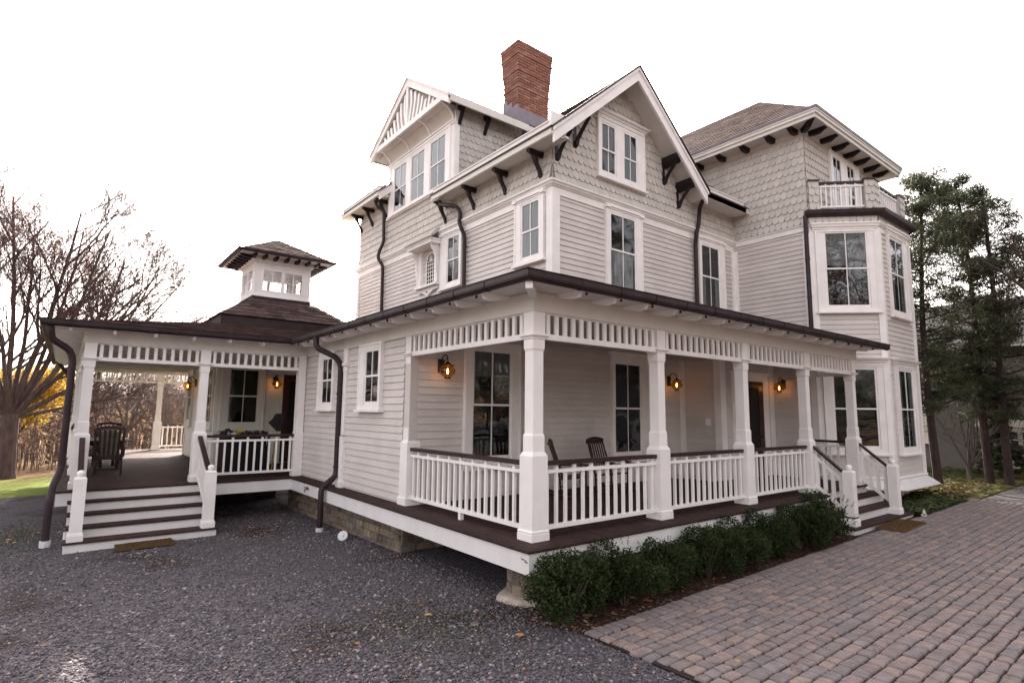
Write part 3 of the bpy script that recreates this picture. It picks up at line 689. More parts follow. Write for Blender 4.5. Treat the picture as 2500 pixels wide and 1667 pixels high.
# deck: boards, nosing, skirt board
def deckboards(x0, x1, y0, y1, along='y', bw=.083):
    m = MB()
    if along == 'y':
        x = x0
        while x < x1-.01: m.box(x, min(x+bw-.004, x1), y0, y1, -.03, random.uniform(-.0012, 0)); x += bw
    else:
        y = y0
        while y < y1-.01: m.box(x0, x1, y, min(y+bw-.004, y1), -.03, random.uniform(-.0012, 0)); y += bw
    return m.build('deck', DECK, H)
deckboards(-.20, 7.3, -.20, 3.3, 'y'); deckboards(7.3, 10.2, .08, 2.3, 'y'); deckboards(-4.5, 1.2, 8.44, 20.5, 'x'); deckboards(7.3, 7.39, -.2, .08)
deckboards(-.2, .05, 3.3, 8.44, 'x'); deckboards(7.3, 7.62, -.2, .07)
DP = [(-4.5, 20.5), (-4.5, 8.43), (-.21, 8.43), (-.21, -.21), (7.36, -.21), (7.36, .06), (10.15, .06), (10.15, 1.1)]
MB().sweep(DP, 0, [(-.02, -.034), (.085, -.034), (.092, -.02), (.092, -.008), (.085, 0.001), (-.02, 0.001)]).build('deck_nosing', DECK, H)
MB().sweep(DP[:5]+[(7.36, .2)], 0, [(.03, -.275), (.062, -.275), (.062, -.036), (.03, -.036)]).build('skirt_board', FASCIA, H)
MB().sweep([(7.36, .09), (10.15, .09), (10.15, 1.1)], 0, [(.0, -.275), (.03, -.275), (.03, -.036), (.0, -.036)]).build('skirt_board', FASCIA, H)
# dark slabs coloured as the shade among joists under the decks, ceilings
MB().box(-.2, 7.3, -.15, 3.4, -.16, -.04).build('joist_shade_slab', VOID, H)
MB().box(-4.4, .05, 8.5, 20.4, -.16, -.04).build('joist_shade_slab', VOID, H)
m = MB(); m.box(.1, 10.0, .1, 3.32, 2.94, 2.99); m.build('porch_ceiling', WOODC, H)
m = MB(); m.box(-4.4, 3.0, 8.7, 20.4, 2.90, 2.95)
m.build('porch_ceiling', WOODC, H)
m = MB()
for i in range(10): m.box(-4.3, 1.1, 9.4+i*1.1, 9.5+i*1.1, 2.80, 2.90)
m.split('ceiling_beam', CREAM, H)
MB().box(-2.9, -1.3, 9.6, 12.1, 2.88, 2.899).build('ceiling_panel', mat('orange_wood', (.42, .20, .07), .5, .2, 6, stretch=(1, 8, 1)), H)
# soffit, rafter tails, gutter, downspouts
GP = [(-4.98, 20.9), (-4.98, 8.18), (-.46, 8.18), (-.46, -.46), (10.40, -.46)]
MB().sweep(GP, 0, [(-.9, 3.105), (0, 3.105), (0, 3.13), (-.9, 3.13)]).build('porch_soffit', CREAM, H)
def tail(F, u, w0, w1):
    m = MB(); pr_ = [(w0, 3.104), (w0, 3.075), (w0+(w1-w0)*.25, 3.045), (w0+(w1-w0)*.5, 3.02), (w0+(w1-w0)*.72, 3.005), (w0+(w1-w0)*.88, 3.02), (w1, 3.104)]
    m.prism([F(u-.025, z, a) for a, z in pr_], Vector(F(u+.025, 0, 0))-Vector(F(u-.025, 0, 0))); m.build('rafter_tail', WHITE, H)
u = .56
while u < 8.0: tail(LW(.03), u-.02, 0, .46); u += .655
u = .45
while u < 10.2: tail(FW(.03), u, 0, .46); u += .655
for i in range(6): tail(FW(8.63), -4.6+.7*i, 0, .44)
for i in range(18): tail(LW(-4.38), 8.9+.655*i, 0, .55)
for i in range(13): pass
m = MB(); m.prism([(-.46, -.40, 3.1), (-.40, -.46, 3.1), (.06, 0, 3.1), (0, .06, 3.1)], (0, 0, -.10)); m.build('hip_rafter', WHITE, H)
gut = [(0, 3.205), (0, 3.135)]+[(.067-.067*math.cos(t), 3.135-.055*math.sin(t)) for t in [math.pi*i/8 for i in range(1, 8)]]+[(.134, 3.14), (.134, 3.198), (.146, 3.205), (.146, 3.212), (.12, 3.212)]
GQ = [(-4.93, 20.9), (-4.93, 8.24), (-.40, 8.24), (-.40, -.40), (10.45, -.40)]
MB().sweep(GQ, 0, gut).build('porch_gutter', COPPER, H, smooth=False)
m = MB()
band = [(-.003, 3.21)]+[(.067-.073*math.cos(t), 3.135-.061*math.sin(t)) for t in [math.pi*i/8 for i in range(0, 9)]]+[(.142, 3.21)]
def gband(F, u): m.prism([F(u, z, a) for a, z in band], Vector(F(u+.018, 0, 0))-Vector(F(u, 0, 0)))
for i in range(12): gband(LW(-.40), .33+.727*i-(.0 if i < 11 else .1))
for i in range(15): gband(FW(-.40), .35+.727*i-(.1 if i == 14 else 0))
for i in range(6): gband(FW(8.24), -4.6+.727*i)
for i in range(12): m.sphere((-.45, .62+.655*i, 3.055), .022, 6, 4)
for i in range(15): m.sphere((.5+.655*i, -.45, 3.055), .022, 6, 4)
m.split('gutter_band', COPPER, H)
# porch roof
def roofslab(name, pts, e=.15, tw=.3, th=.05):
    m = MB(); vs = [Vector(p) for p in pts]
    m.hexa([v-Vector((0, 0, th)) for v in vs]+[v-Vector((0, 0, .012)) for v in vs]); courses(m, *pts, e=e, tw=tw); return m.build(name, ROOF, H)
roofslab('porch_roof', [(-.44, -.44, 3.20), (10.4, -.44, 3.20), (10.46, 3.3, 4.42), (3.32, 3.3, 4.42)], e=.3, tw=.6)
roofslab('porch_roof', [(-.44, 8.2, 3.20), (-.44, -.44, 3.20), (3.32, 3.3, 4.42), (3.32, 14, 4.42)], e=.3, tw=.6)
zr = 3.19; sl = .20
roofslab('wing_roof', [(-4.98, 8.18, zr), (-.46, 8.18, zr), (1.2, 11.6, zr+sl*3.42), (-1.56, 11.6, zr+sl*3.42)], e=.16)
roofslab('wing_roof', [(-.46, 8.18, zr), (-.40, 8.2, zr), (3.3, 11.6, 4.3), (1.2, 11.6, zr+sl*3.42)], e=.16)
roofslab('wing_roof', [(-4.98, 20.9, zr), (-4.98, 8.18, zr), (-1.56, 11.6, zr+sl*3.42), (-1.56, 17.5, zr+sl*3.42)], e=.16)
roofslab('wing_roof', [(3, 20.9, zr), (-4.98, 20.9, zr), (-1.56, 17.5, zr+sl*3.42), (3, 17.5, zr+sl*3.42)], e=.16)
MB().prism([(-1.6, 11.6, 3.80), (3.2, 11.6, 3.80), (3.2, 17.5, 3.80), (-1.6, 17.5, 3.80)], (0, 0, .06)).build('flat_roof', LEAD, H)
# cupola on its copper curb
cx, cy = .46, 13.45
cu = thing('cupola', None, None, (0, 0, 0)); bpy.data.objects.remove(cu)
cb = MB(); cb.sq(cx, cy, [(1.87, 3.80), (1.87, 4.13), (1.89, 4.14), (1.89, 4.16), (1.5, 4.3), (.90, 4.8)])
cup = cb.build('cupola', COPPER, H)
z0 = 4.15; z1 = 4.85
def sqr(h, z): return [(cx-h, cy-h, z), (cx+h, cy-h, z), (cx+h, cy+h, z), (cx-h, cy+h, z)]
a_, b_ = sqr(1.93, z0), sqr(.95, z1)
m = MB()
for i in range(4): courses(m, a_[i], a_[(i+1) % 4], b_[(i+1) % 4], b_[i], e=.19, tw=.33, lift=.02)
for i in range(4): m.add([a_[i], a_[(i+1) % 4], b_[(i+1) % 4], b_[i]], [(0, 1, 2, 3)])
m.build('cupola_lower_roof', ROOF, cup)
m = MB(); m.sq(cx, cy, [(.93, 4.80), (.93, 4.84), (.87, 4.86), (.87, 4.97)]); m.build('copper_base', COPPER, cup)
m = MB(); hw = .84; zb, zt = 4.96, 5.97
m.sweep([(cx-hw, cy+hw), (cx-hw, cy-hw), (cx+hw, cy-hw), (cx+hw, cy+hw)], 0, [(-.08, zb), (.05, zb), (.05, zb+.03), (0, zb+.05), (0, zb+.17), (-.08, zb+.17)], closed=True)
m.sweep([(cx-hw, cy+hw), (cx-hw, cy-hw), (cx+hw, cy-hw), (cx+hw, cy+hw)], 0, [(-.08, zt-.14), (0, zt-.14), (0, zt+.03), (.04, zt+.05), (.05, zt+.09), (.09, zt+.11), (.10, zt+.22), (-.08, zt+.22)], closed=True)
fr4 = [Fr((cx-hw, cy-hw), (1, 0), (0, -1)), Fr((cx-hw, cy-hw), (0, 1), (-1, 0)), Fr((cx-hw, cy+hw), (1, 0), (0, 1)), Fr((cx+hw, cy-hw), (0, 1), (1, 0))]
L_ = 2*hw
for k_, F in enumerate(fr4):
    q_ = .0805 if k_ % 2 else 0
    m.fb(F, q_, .22, zb+.172, zt-.142, -.08, 0); m.fb(F, L_-.22, L_-q_, zb+.172, zt-.142, -.08, 0)
    m.fb(F, .22, .26, zb+.17, zt-.14, -.05, .012); m.fb(F, L_-.26, L_-.22, zb+.17, zt-.14, -.05, .012)
    m.fb(F, L_/2-.05, L_/2+.05, zb+.17, zt-.14, -.05, .010); m.fb(F, .26, L_-.26, zb+.17, zb+.215, -.05, .008); m.fb(F, .26, L_-.26, zt-.18, zt-.14, -.05, .008)
    for c in ((.26+L_/2-.05)/2, (L_-.26+L_/2+.05)/2): m.fb(F, c-.012, c+.012, zb+.2, zt-.16, -.04, -.01)
    m.fb(F, .26, L_-.26, (zb+zt)/2-.01, (zb+zt)/2+.014, -.038, -.012)
m.build('cupola_frame', WHITE, cup)
m = MB()
for F in fr4: m.fb(F, .24, L_-.24, zb+.17, zt-.14, -.03, -.027)
m.build('cupola_glass', glassmat('cupola_pane', (.93, .93, .95), .02), cup)
m = MB(); m.box(cx-hw-.5, cx+hw+.5, cy-hw-.5, cy+hw+.5, zt+.20, zt+.23); m.build('cupola_soffit', CREAM, cup)
zE = zt+.25; ap = (cx, cy, zE+.82); a_ = sqr(hw+.56, zE)
m = MB()
for i in range(4): courses(m, a_[i], a_[(i+1) % 4], ap, ap, e=.17, tw=.26, lift=.02); m.add([a_[i], a_[(i+1) % 4], ap], [(0, 1, 2)])
m.build('cupola_roof', ROOF, cup)
m = MB(); h = hw+.53; m.sweep([(cx-h, cy+h), (cx-h, cy-h), (cx+h, cy-h), (cx+h, cy+h)], zE, [(-.03, -.05), (.04, -.06), (.08, -.04), (.09, .02), (-.03, .02)], closed=True); m.build('cupola_gutter', COPPER, cup)
m = MB()
for F in fr4:
    for u in (-.1, .2, .52, .84, 1.16, 1.48, 1.78):
        m.prism([F(u-.04, z, a) for a, z in ((.09, zE-.02), (.09, zE-.14), (.3, zE-.16), (.42, zE-.12), (.50, zE-.03))], Vector(F(u+.04, 0, 0))-Vector(F(u-.04, 0, 0)))
m.split('modillion', BROWN, cup)

# downspouts
def pipe(name, pts, r=.055, n=10, clamps=()):
    P = [Vector(p) for p in pts]; q = [P[0]]
    for i in range(1, len(P)-1):           # rounded elbows
        a = P[i]+(P[i-1]-P[i]).normalized()*min(.09, (P[i-1]-P[i]).length*.45); b = P[i]+(P[i+1]-P[i]).normalized()*min(.09, (P[i+1]-P[i]).length*.45)
        for t in (0, .33, .67, 1): q.append(a.lerp(P[i], t).lerp(P[i].lerp(b, t), t))
    q.append(P[-1]); m = MB(); m.tube(q, r, n)
    for c in clamps: m.tube([Vector(c)-Vector((0, 0, .018)), Vector(c)+Vector((0, 0, .018))], r*1.18, n)
    return m.build(name, COPPER, H, smooth=False)
pipe('downspout', [(-.47, 6.62, 3.10), (-.46, 6.6, 2.88), (-.12, 6.27, 2.66), (-.04, 6.24, 2.5), (-.04, 6.22, .32), (-.07, 6.2, .2), (-.36, 6.14, .0), (-.37, 6.12, -.15), (-.37, 6.10, -.80)], .06, clamps=[(-.04, 6.22, .4), (-.04, 6.23, 1.9)])
MB().tube([(-.37, 6.10, -.9), (-.37, 6.10, -.76)], .075, 10).build('drain_stub', PVC, H)
pipe('downspout', [(2.98, 7.50, 7.28), (2.98, 7.45, 7.12), (3.02, 7.02, 6.98), (3.12, 6.80, 6.90), (3.17, 6.74, 6.75), (3.17, 6.74, 6.55), (3.13, 6.72, 6.48), (3.13, 6.62, 6.30), (3.22, 6.58, 6.1), (3.22, 6.56, 4.4)], .055, clamps=[(3.22, 6.57, 5.8)])
pipe('downspout', [(2.98, 11.68, 8.5), (3.0, 11.6, 8.28), (3.2, 11.45, 8.1), (3.22, 11.43, 7.05), (3.12, 11.55, 6.7), (3.10, 11.55, 6.5), (3.22, 11.42, 6.25), (3.23, 11.40, 4.3)], .055, clamps=[(3.22, 11.44, 7.9)])
pipe('downspout', [(8.44, 2.92, 7.28), (8.46, 3.05, 7.12), (8.55, 3.15, 6.9), (8.55, 3.16, 6.72), (8.42, 3.12, 6.5), (8.36, 3.13, 6.35), (8.42, 3.2, 6.1), (8.42, 3.2, 4.3)], .055)
pipe('downspout', [(10.36, 1.17, 6.75), (10.36, 1.17, 3.4)], .055, 8, clamps=[(10.36, 1.17, 5.6), (10.36, 1.17, 4.6)])
pipe('downspout', [(-4.90, 8.24, 3.10), (-4.88, 8.24, 2.95), (-4.86, 8.28, 2.84), (-4.58, 8.36, 2.66), (-4.52, 8.38, 2.5), (-4.52, 8.38, .42), (-4.62, 8.1, .1), (-4.64, 7.98, -.1), (-4.64, 7.94, -.85)], .062)
pipe('downspout', [(-4.90, 19.0, 3.10), (-4.60, 19.0, 2.7), (-4.52, 19.0, 2.5), (-4.52, 19, -.9)], .062)
MB().tube([(-4.64, 7.94, -.98), (-4.64, 7.94, -.80)], .085, 10).build('drain_stub', PVC, H)

# ---- wing room behind the left porch
rx = LW(-1.25); ry = FW(12.2)
m = MB(); m.box(-1.25, 3, 12.2, 17, -.05, 2.95); m.box(.05, 3.3, 8.75, 12.3, -.05, 3.0) if False else m.box(1.15, 3.3, 8.75, 12.3, -.05, 2.9); m.build('wall_core', SIDING, H)
wall('clapboard_wall', lambda m: clap(m, rx, 12.2, 17, .05, 2.9), CREAM); wall('clapboard_wall', lambda m: clap(m, ry, -1.25, 1.2, .05, 2.9), CREAM); wall('clapboard_wall', lambda m: clap(m, LW(1.15), 8.75, 12.2, .05, 2.9), CREAM)
wall('clapboard_wall', lambda m: clap(m, Fr((0, 8.75), (1, 0), (0, 1)), 0, 1.2, .05, 2.9), CREAM)
window(ry, [(-.97, -.16, 1.12, 2.72)], (-1.15, .0, 1.0, 2.86), meet=1.93, material=CREAM, name='porch_window')
window(rx, [(15.9, 16.6, 1.12, 2.72)], (15.75, 16.75, 1.0, 2.86), meet=1.93, material=CREAM, name='porch_window'); window(rx, [(12.55, 13.3, 1.12, 2.72)], (12.4, 13.45, 1.0, 2.86), meet=1.93, material=CREAM, name='porch_window')
m = MB(); m.fb(ry, -1.25, -1.12, 0, 2.9, 0, .035); m.fb(ry, .05, .15, 0, 2.9, 0, .035); m.fb(rx, 12.2, 12.34, 0, 2.9, 0, .035); m.fb(rx, 16.86, 17, 0, 2.9, 0, .035); m.split('corner_board', CREAM, H)
m = MB(); m.fb(ry, .40, .52, 0, 2.75, 0, .05); m.fb(ry, .98, 1.08, 0, 2.75, 0, .05); m.fb(ry, .52, .98, 2.6, 2.75, 0, .05); sd_ = m.build('side_door', CREAM, H)
m = MB(); m.fb(ry, .52, .70, .02, 2.6, 0, .04); m.fb(ry, .70, .98, .02, .5, 0, .04); m.fb(ry, .70, .98, 2.4, 2.6, 0, .04); m.build('door_leaf', DOORM, sd_)
MB().fb(ry, .70, .98, .5, 2.4, 0, .026).build('door_glass', DARK, sd_)
MB().sphere(ry(.64, 1.0, .07), .035).build('door_knob', IRON, sd_)

# ---- foundations in coursed field stone
def stones(name, F, u0, u1, v0, v1, hmin=.09, hmax=.17, lmin=.16, lmax=.42, gap=.014, w=0):
    c = MB(); c.fb(F, u0, u1, v0, v1, -.25, w-.02); co = c.build(name, SMORTAR, H)
    m = MB(); v = v0
    while v < v1-.02:
        h = min(random.uniform(hmin, hmax), v1-v); u = u0-random.uniform(0, lmin)
        while u < u1:
            l = random.uniform(lmin, lmax); a, b = max(u, u0)+gap, min(u+l, u1)
            if b-a > .04:
                j = lambda: random.uniform(-.012, .012); d = random.uniform(.0, .03)
                P = [(a+j(), v+gap/2+j()*.6), (b+j(), v+gap/2+j()*.6), (b+j(), v+h-gap/2+j()*.6), (a+j(), v+h-gap/2+j()*.6)]
                cxx = (a+b)/2; cyy = v+h/2
                m.loft([[F(x, y, w-.03) for x, y in P], [F(x, y, w+d-.012) for x, y in P], [F(cxx+(x-cxx)*.86, cyy+(y-cyy)*.8, w+d) for x, y in P]], r=random.random())
            u += l
        v += h
    m.build('stone_courses', STONE, co); return co
stones('foundation_wall', L1, 3.47, 9.5, -1.15, -.27); stones('foundation_wall', FW(3.47), .05, 1.2, -1.15, -.27)
stones('foundation_wall', LW(-4.30), 8.75, 12.5, -1.25, -.27)
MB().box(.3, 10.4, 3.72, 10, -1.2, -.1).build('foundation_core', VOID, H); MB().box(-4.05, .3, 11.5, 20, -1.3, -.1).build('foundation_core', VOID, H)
stones('corner_pier', FW(.12), .06, .50, -.74, -.27, .13, .19, .12, .26); stones('corner_pier', LW(.06), .12, .56, -.74, -.27, .13, .19, .12, .26)
m = MB(); n = 18; ang = [2*math.pi*i/n for i in range(n)]
m.loft([[(.20+(.36+.05*math.sin(3*t+1))*math.cos(t)*s, .36+(.36+.04*math.cos(4*t))*math.sin(t)*s, z) for t in ang] for s, z in ((1, -.80), (.97, -.725), (.88, -.70), (.7, -.69))]); m.build('pier_footing', CONC, H)
stones('corner_pier', FW(.12), 7.0, 7.4, -.74, -.27, .13, .19, .12, .26)

# ---- steps
def steps(name, x0, x1, y0, dirs, n, zt, rise=.18, run=.28, side=None):
    st = MB(); tr = MB()
    for i in range(n):
        z = zt-rise*(i+1); yn = y0-run*(i+1)
        xa, xb = (x0, x1) if i < n-1 else (x0-.03, x1+.03)
        tr.box(xa-.02, xb+.02, yn, yn+run+.03, z-.034, z)
        st.box(xa, xb, yn+.03, yn+.06, z-rise-(.12 if i == n-1 else 0), z-.035); st.box(xa, xa+.03, yn+.06, y0, z-rise, z-.035); st.box(xb-.03, xb, yn+.06, y0, z-rise, z-.035)
    so = st.build(name, FASCIA, H); tr.build('tread', DECK, so); return so
steps('porch_steps', 7.25, 10.32, .02, 0, 3, 0)
steps('porch_steps', -4.36, -2.08, 8.40, 0, 4, 0, run=.34)
def newel(x, y, zb, zt, band=False):
    m = MB(); cx_, cy_ = x, y
    m.sq(cx_, cy_, [(.115, zb), (.115, zb+.10), (.107, zb+.105), (.107, zb+.12), (.098, zb+.14), (.092, zb+.14), (.092, zt-.03), (.075, zt), (.03, zt+.005)])
    m.sphere((cx_, cy_, zt+.055), .062, 14, 9)
    o = m.build('newel_post', WHITE, H)
    if band: MB().sq(cx_, cy_, [(.094, zb+.12), (.096, zb+.135), (.096, zb+.165), (.094, zb+.175)]).build('worn_paint_band', mat('bare_wood', (.16, .10, .05), .8, .3, 15), o)
newel(7.55, -.62, -.54, .50, True); newel(9.84, -.62, -.54, .50)
newel(-4.24, 7.20, -.72, .36); newel(-2.19, 7.20, -.72, .36)
def stair_rail(x, y0, y1, zt0, zt1, zb0, zb1, n):
    # runs from y0 (top, at post) to y1 (bottom, at newel), along -Y
    m = MB()
    def bar(a0, a1, th, hw, mb):
        mb.hexa([(x-hw, y0, a0-th), (x+hw, y0, a0-th), (x+hw, y1, a1-th), (x-hw, y1, a1-th), (x-hw, y0, a0), (x+hw, y0, a0), (x+hw, y1, a1), (x-hw, y1, a1)])
    bar(zb0+.07, zb1+.07, .07, .028, m); o = m.build('stair_railing', WHITE, H); q = MB(); bar(zt0-.17, zt1-.17, .07, .028, q); q.build('middle_rail', WHITE, o)
    q = MB()
    for i in range(n):
        t = (i+.5)/n; y = y0+(y1-y0)*t; a = zb0+(zb1-zb0)*t+.05; b = zt0+(zt1-zt0)*t-.2
        q.box(x-.022, x+.022, y-.033, y+.033, a, b)
        if i % 2: q.box(x-.02, x+.02, y-.022, y+.022, b, b+.10)
    q.build('baluster', WHITE, o); q = MB(); bar(zt0, zt1, .055, .045, q); q.build('handrail', RAIL, o)
stair_rail(7.56, .05, -.54, .97, .46, .14, -.34, 4); stair_rail(9.84, .05, -.54, .97, .46, .14, -.34, 4)
stair_rail(-2.19, 8.62, 7.28, .98, .30, .14, -.50, 8); stair_rail(-4.24, 8.62, 7.28, .98, .30, .14, -.50, 8)
# garden tap on the skirt board
m = MB(); m.tube([(-.27, 7.16, -.14), (-.36, 7.16, -.14)], .012, 6); m.tube([(-.345, 7.10, -.10), (-.345, 7.22, -.10)], .014, 6); m.tube([(-.34, 7.16, -.14), (-.36, 7.16, -.19)], .014, 6); m.tube([(-.30, 7.16, -.14), (-.30, 7.16, -.09)], .02, 6); m.build('garden_tap', mat('brass_red', (.16, .05, .05), .4, .3), H)
m = MB(); m.prism([(12.2+.55*math.cos(t), -.05-.45*math.sin(t)+.0, -.78) for t in [math.pi*i/10 for i in range(11)]], (0, 0, .16))
# ================================================================== GROUND
def sheet(name, pts, dz, material, kind='structure', sub=0, noise=0):
    xs = [p[0] for p in pts]; ys = [p[1] for p in pts]
    m = MB(); m.add([(x, y, gz(x, y)+dz) for x, y in pts], [tuple(range(len(pts)))]); o = m.build(name, material); o['kind'] = kind; return o
def groundmat(name, cols, scale, rough=.95, bump=.6, bs=60, big=None, bigs=.35):
    m = bpy.data.materials.new(name); m.use_nodes = True; t = m.node_tree; N = t.nodes; L = t.links; b = N['Principled BSDF']; b.inputs['Roughness'].default_value = rough; b.inputs['Specular IOR Level'].default_value = .04
    tc = N.new('ShaderNodeTexCoord'); vo = N.new('ShaderNodeTexVoronoi'); vo.inputs['Scale'].default_value = scale; L.new(tc.outputs['Object'], vo.inputs['Vector'])
    sp = N.new('ShaderNodeSeparateColor'); L.new(vo.outputs['Color'], sp.inputs[0]); cr = N.new('ShaderNodeValToRGB'); el = cr.color_ramp.elements
    while len(el) < len(cols): el.new(.5)
    for i, c in enumerate(cols): el[i].position = i/(len(cols)-1); el[i].color = (*c, 1)
    L.new(sp.outputs[0], cr.inputs[0]); out = cr.outputs[0]
    if big:
        n = N.new('ShaderNodeTexNoise'); n.inputs['Scale'].default_value = bigs; n.inputs['Detail'].default_value = 6; L.new(tc.outputs['Object'], n.inputs['Vector'])
        c2 = N.new('ShaderNodeValToRGB'); c2.color_ramp.elements[0].position = .52; c2.color_ramp.elements[1].position = .66; L.new(n.outputs[0], c2.inputs[0])
        mx = N.new('ShaderNodeMix'); mx.data_type = 'RGBA'; L.new(c2.outputs[0], mx.inputs[0]); L.new(out, mx.inputs[6]); mx.inputs[7].default_value = (*big, 1); out = mx.outputs[2]
    L.new(out, b.inputs['Base Color'])
    bp = N.new('ShaderNodeBump'); bp.inputs['Strength'].default_value = bump; bp.inputs['Distance'].default_value = .02; bp.invert = True
    L.new(vo.outputs['Distance'], bp.inputs['Height']); L.new(bp.outputs[0], b.inputs['Normal']); return m
GRAVEL = groundmat('gravel', [(.050, .045, .050), (.115, .105, .119), (.074, .070, .081), (.162, .144, .151), (.059, .057, .066)], 44, bump=1, big=(.05, .038, .03), bigs=.55)
SOIL = groundmat('mulch', [(.03, .018, .014), (.06, .035, .026), (.04, .024, .018), (.10, .06, .04)], 45, bump=1)
LITTER = groundmat('leaf_litter', [(.10, .065, .04), (.17, .11, .06), (.07, .05, .035), (.24, .14, .06)], 9, bump=.8)
def grassmat(name, c1, c2, c3):
    m = mat(name, c1, .9, .3, 14, .9, 120, .15, col2=c2, detail=8); t = m.node_tree; N = t.nodes; L = t.links; b = N['Principled BSDF']
    old = b.inputs['Base Color'].links[0].from_socket; n = N.new('ShaderNodeTexNoise'); n.inputs['Scale'].default_value = .5; n.inputs['Detail'].default_value = 7
    tc = N.new('ShaderNodeTexCoord'); L.new(tc.outputs['Object'], n.inputs['Vector']); cr = N.new('ShaderNodeValToRGB'); cr.color_ramp.elements[0].position = .48; cr.color_ramp.elements[1].position = .64; L.new(n.outputs[0], cr.inputs[0])
    mx = N.new('ShaderNodeMix'); mx.data_type = 'RGBA'; L.new(cr.outputs[0], mx.inputs[0]); L.new(old, mx.inputs[6]); mx.inputs[7].default_value = (*c3, 1); L.new(mx.outputs[2], b.inputs['Base Color']); return m
LAWN = grassmat('lawn_grass', (.10, .17, .022), (.20, .27, .035), (.22, .20, .05))
LAWN2 = grassmat('side_grass', (.045, .06, .014), (.085, .09, .02), (.12, .085, .035))
sheet('ground', [(-300, -300), (300, -300), (300, 300), (-300, 300)], -.02, LITTER)
sheet('gravel', [(-60, -60), (-.08, -60), (-.08, -.93), (12, -.93), (12, 12), (8, 16.6), (-60, 16.6)], 0, GRAVEL)
sheet('lawn', [(-60, 16.6), (8, 16.6), (8, 23), (-4, 22.6), (-60, 20.5)], .004, LAWN)
sheet('side_lawn', [(10.4, -1.02), (60, -1.02), (60, 40), (10.4, 40)], .004, LAWN2)
sheet('planting_bed', [(-.05, -.95), (.8, -.95), (7.3, -.95), (7.3, .4), (0.7, .4), (.2, .3), (-.35, -.3)], .008, SOIL)
ASPH = mat('asphalt', (.060, .055, .062), .9, .15, 30, .5, 200)
sheet('driveway', [(14.15, -60), (80, -60), (80, -.95), (18, -1.15), (14.15, -1.12)], .012, ASPH)
# ---- cobble pavers as real blocks
PAV = ramp_attr('paver', [(.185, .151, .146), (.230, .179, .168), (.168, .146, .146), (.207, .174, .174), (.269, .202, .174), (.179, .157, .162), (.202, .162, .151)], .8, .25, 11, .2, .55, 45)
m = MB()
def paver(x0, x1, y0, y1, rnd):
    g = .007; j = lambda: random.uniform(-.008, .008); x0 += g; x1 -= g; y0 += g; y1 -= g; h = random.uniform(-.005, .006)
    P = [(x0+j(), y0+j()), (x1+j(), y0+j()), (x1+j(), y1+j()), (x0+j(), y1+j())]; cx_, cy_ = (x0+x1)/2, (y0+y1)/2
    def ring(s, z):
        o = []
        for i, (x, y) in enumerate(P):
            for (px_, py_) in (P[i-1], P[(i+1) % 4]):
                l = math.hypot(px_-x, py_-y); cc = min(random.uniform(.006, .016), l*.3); X = x+(px_-x)/l*cc; Y = y+(py_-y)/l*cc
                dx = (X-cx_); dy = (Y-cy_); o.append((cx_+dx*(1-s/max(.02, abs(x-cx_))), cy_+dy*(1-s/max(.02, abs(y-cy_))), gz(x, y)+z+h))
        return o
    rr = [ring(0, .0), ring(0, .018), ring(.006, .030), ring(.020, .037)]; k = len(m.v)
    for q in rr: m.v.extend(q)
    for i in range(3):
        for a in range(8): b = (a+1) % 8; m.f.append((k+i*8+a, k+i*8+b, k+i*8+8+b, k+i*8+8+a)); m.r.append(rnd)
    m.f.append(tuple(range(k+24, k+32))); m.r.append(rnd)
x = -.08
while x < 14.1:
    l = random.uniform(.115, .15); paver(x, x+l, -1.135, -.93, random.random()); x += l
y = -1.14; row = 0
while y > -9.5:
    d = random.uniform(.128, .152); x = -.08+random.uniform(-.03, .06)+max(0, 0); xe = 14.1
    if y < -6: xe = 9
    while x < xe:
        l = random.choice((.13, .17, .2, .23, .16, .19)); paver(x, min(x+l, xe+.05), y-d, y, random.random()); x += l
    y -= d; row += 1
pv = m.build('pavers', PAV); pv['kind'] = 'structure'
sheet('paver_joints', [(-.09, -9.6), (14.12, -9.6), (14.12, -.93), (-.09, -.93)], .014, mat('joint_sand', (.022, .015, .015), .95, .3, 40))
# ---- loose gravel stones
def scatter_mesh(name, pts, base_v, base_f, size, material, squash=.6, seed=1, flat=False):
    r = np.random.default_rng(seed); n = len(pts); bv = np.array(base_v, float); bf = np.array(base_f)
    s = np.clip(r.lognormal(0, .35, n), .4, 2.2)*size
    th = r.uniform(0, 2*np.pi, n); ax = r.uniform(.7, 1.3, (n, 3)); ax[:, 2] *= squash
    v = bv[None]*ax[:, None, :]*s[:, None, None]
    if not flat:
        v += r.normal(0, .12, v.shape)*s[:, None, None]
    tx = r.normal(0, .35, n); 
    c, q = np.cos(tx)[:, None], np.sin(tx)[:, None]; y = v[:, :, 1]*c-v[:, :, 2]*q; z = v[:, :, 1]*q+v[:, :, 2]*c
    c, q = np.cos(th)[:, None], np.sin(th)[:, None]; x = v[:, :, 0]*c-y*q; y = v[:, :, 0]*q+y*c
    V = np.stack([x, y, z], 2)+np.array(pts)[:, None, :]
    k = len(bv); F = bf[None]+(np.arange(n)*k)[:, None, None]
    me = bpy.data.meshes.new(name); me.vertices.add(n*k); me.vertices.foreach_set('co', V.ravel())
    nf = n*len(bf); w_ = bf.shape[1]; me.loops.add(nf*w_); me.loops.foreach_set('vertex_index', F.ravel().astype(np.int32)); me.polygons.add(nf)
    me.polygons.foreach_set('loop_start', np.arange(0, nf*w_, w_, dtype=np.int32)); me.update(calc_edges=True)
    at = me.attributes.new('rnd', 'FLOAT', 'FACE'); at.data.foreach_set('value', np.repeat(r.uniform(0, 1, n), len(bf)))
    me.materials.append(material); o = bpy.data.objects.new(name, me); C.objects.link(o); return o
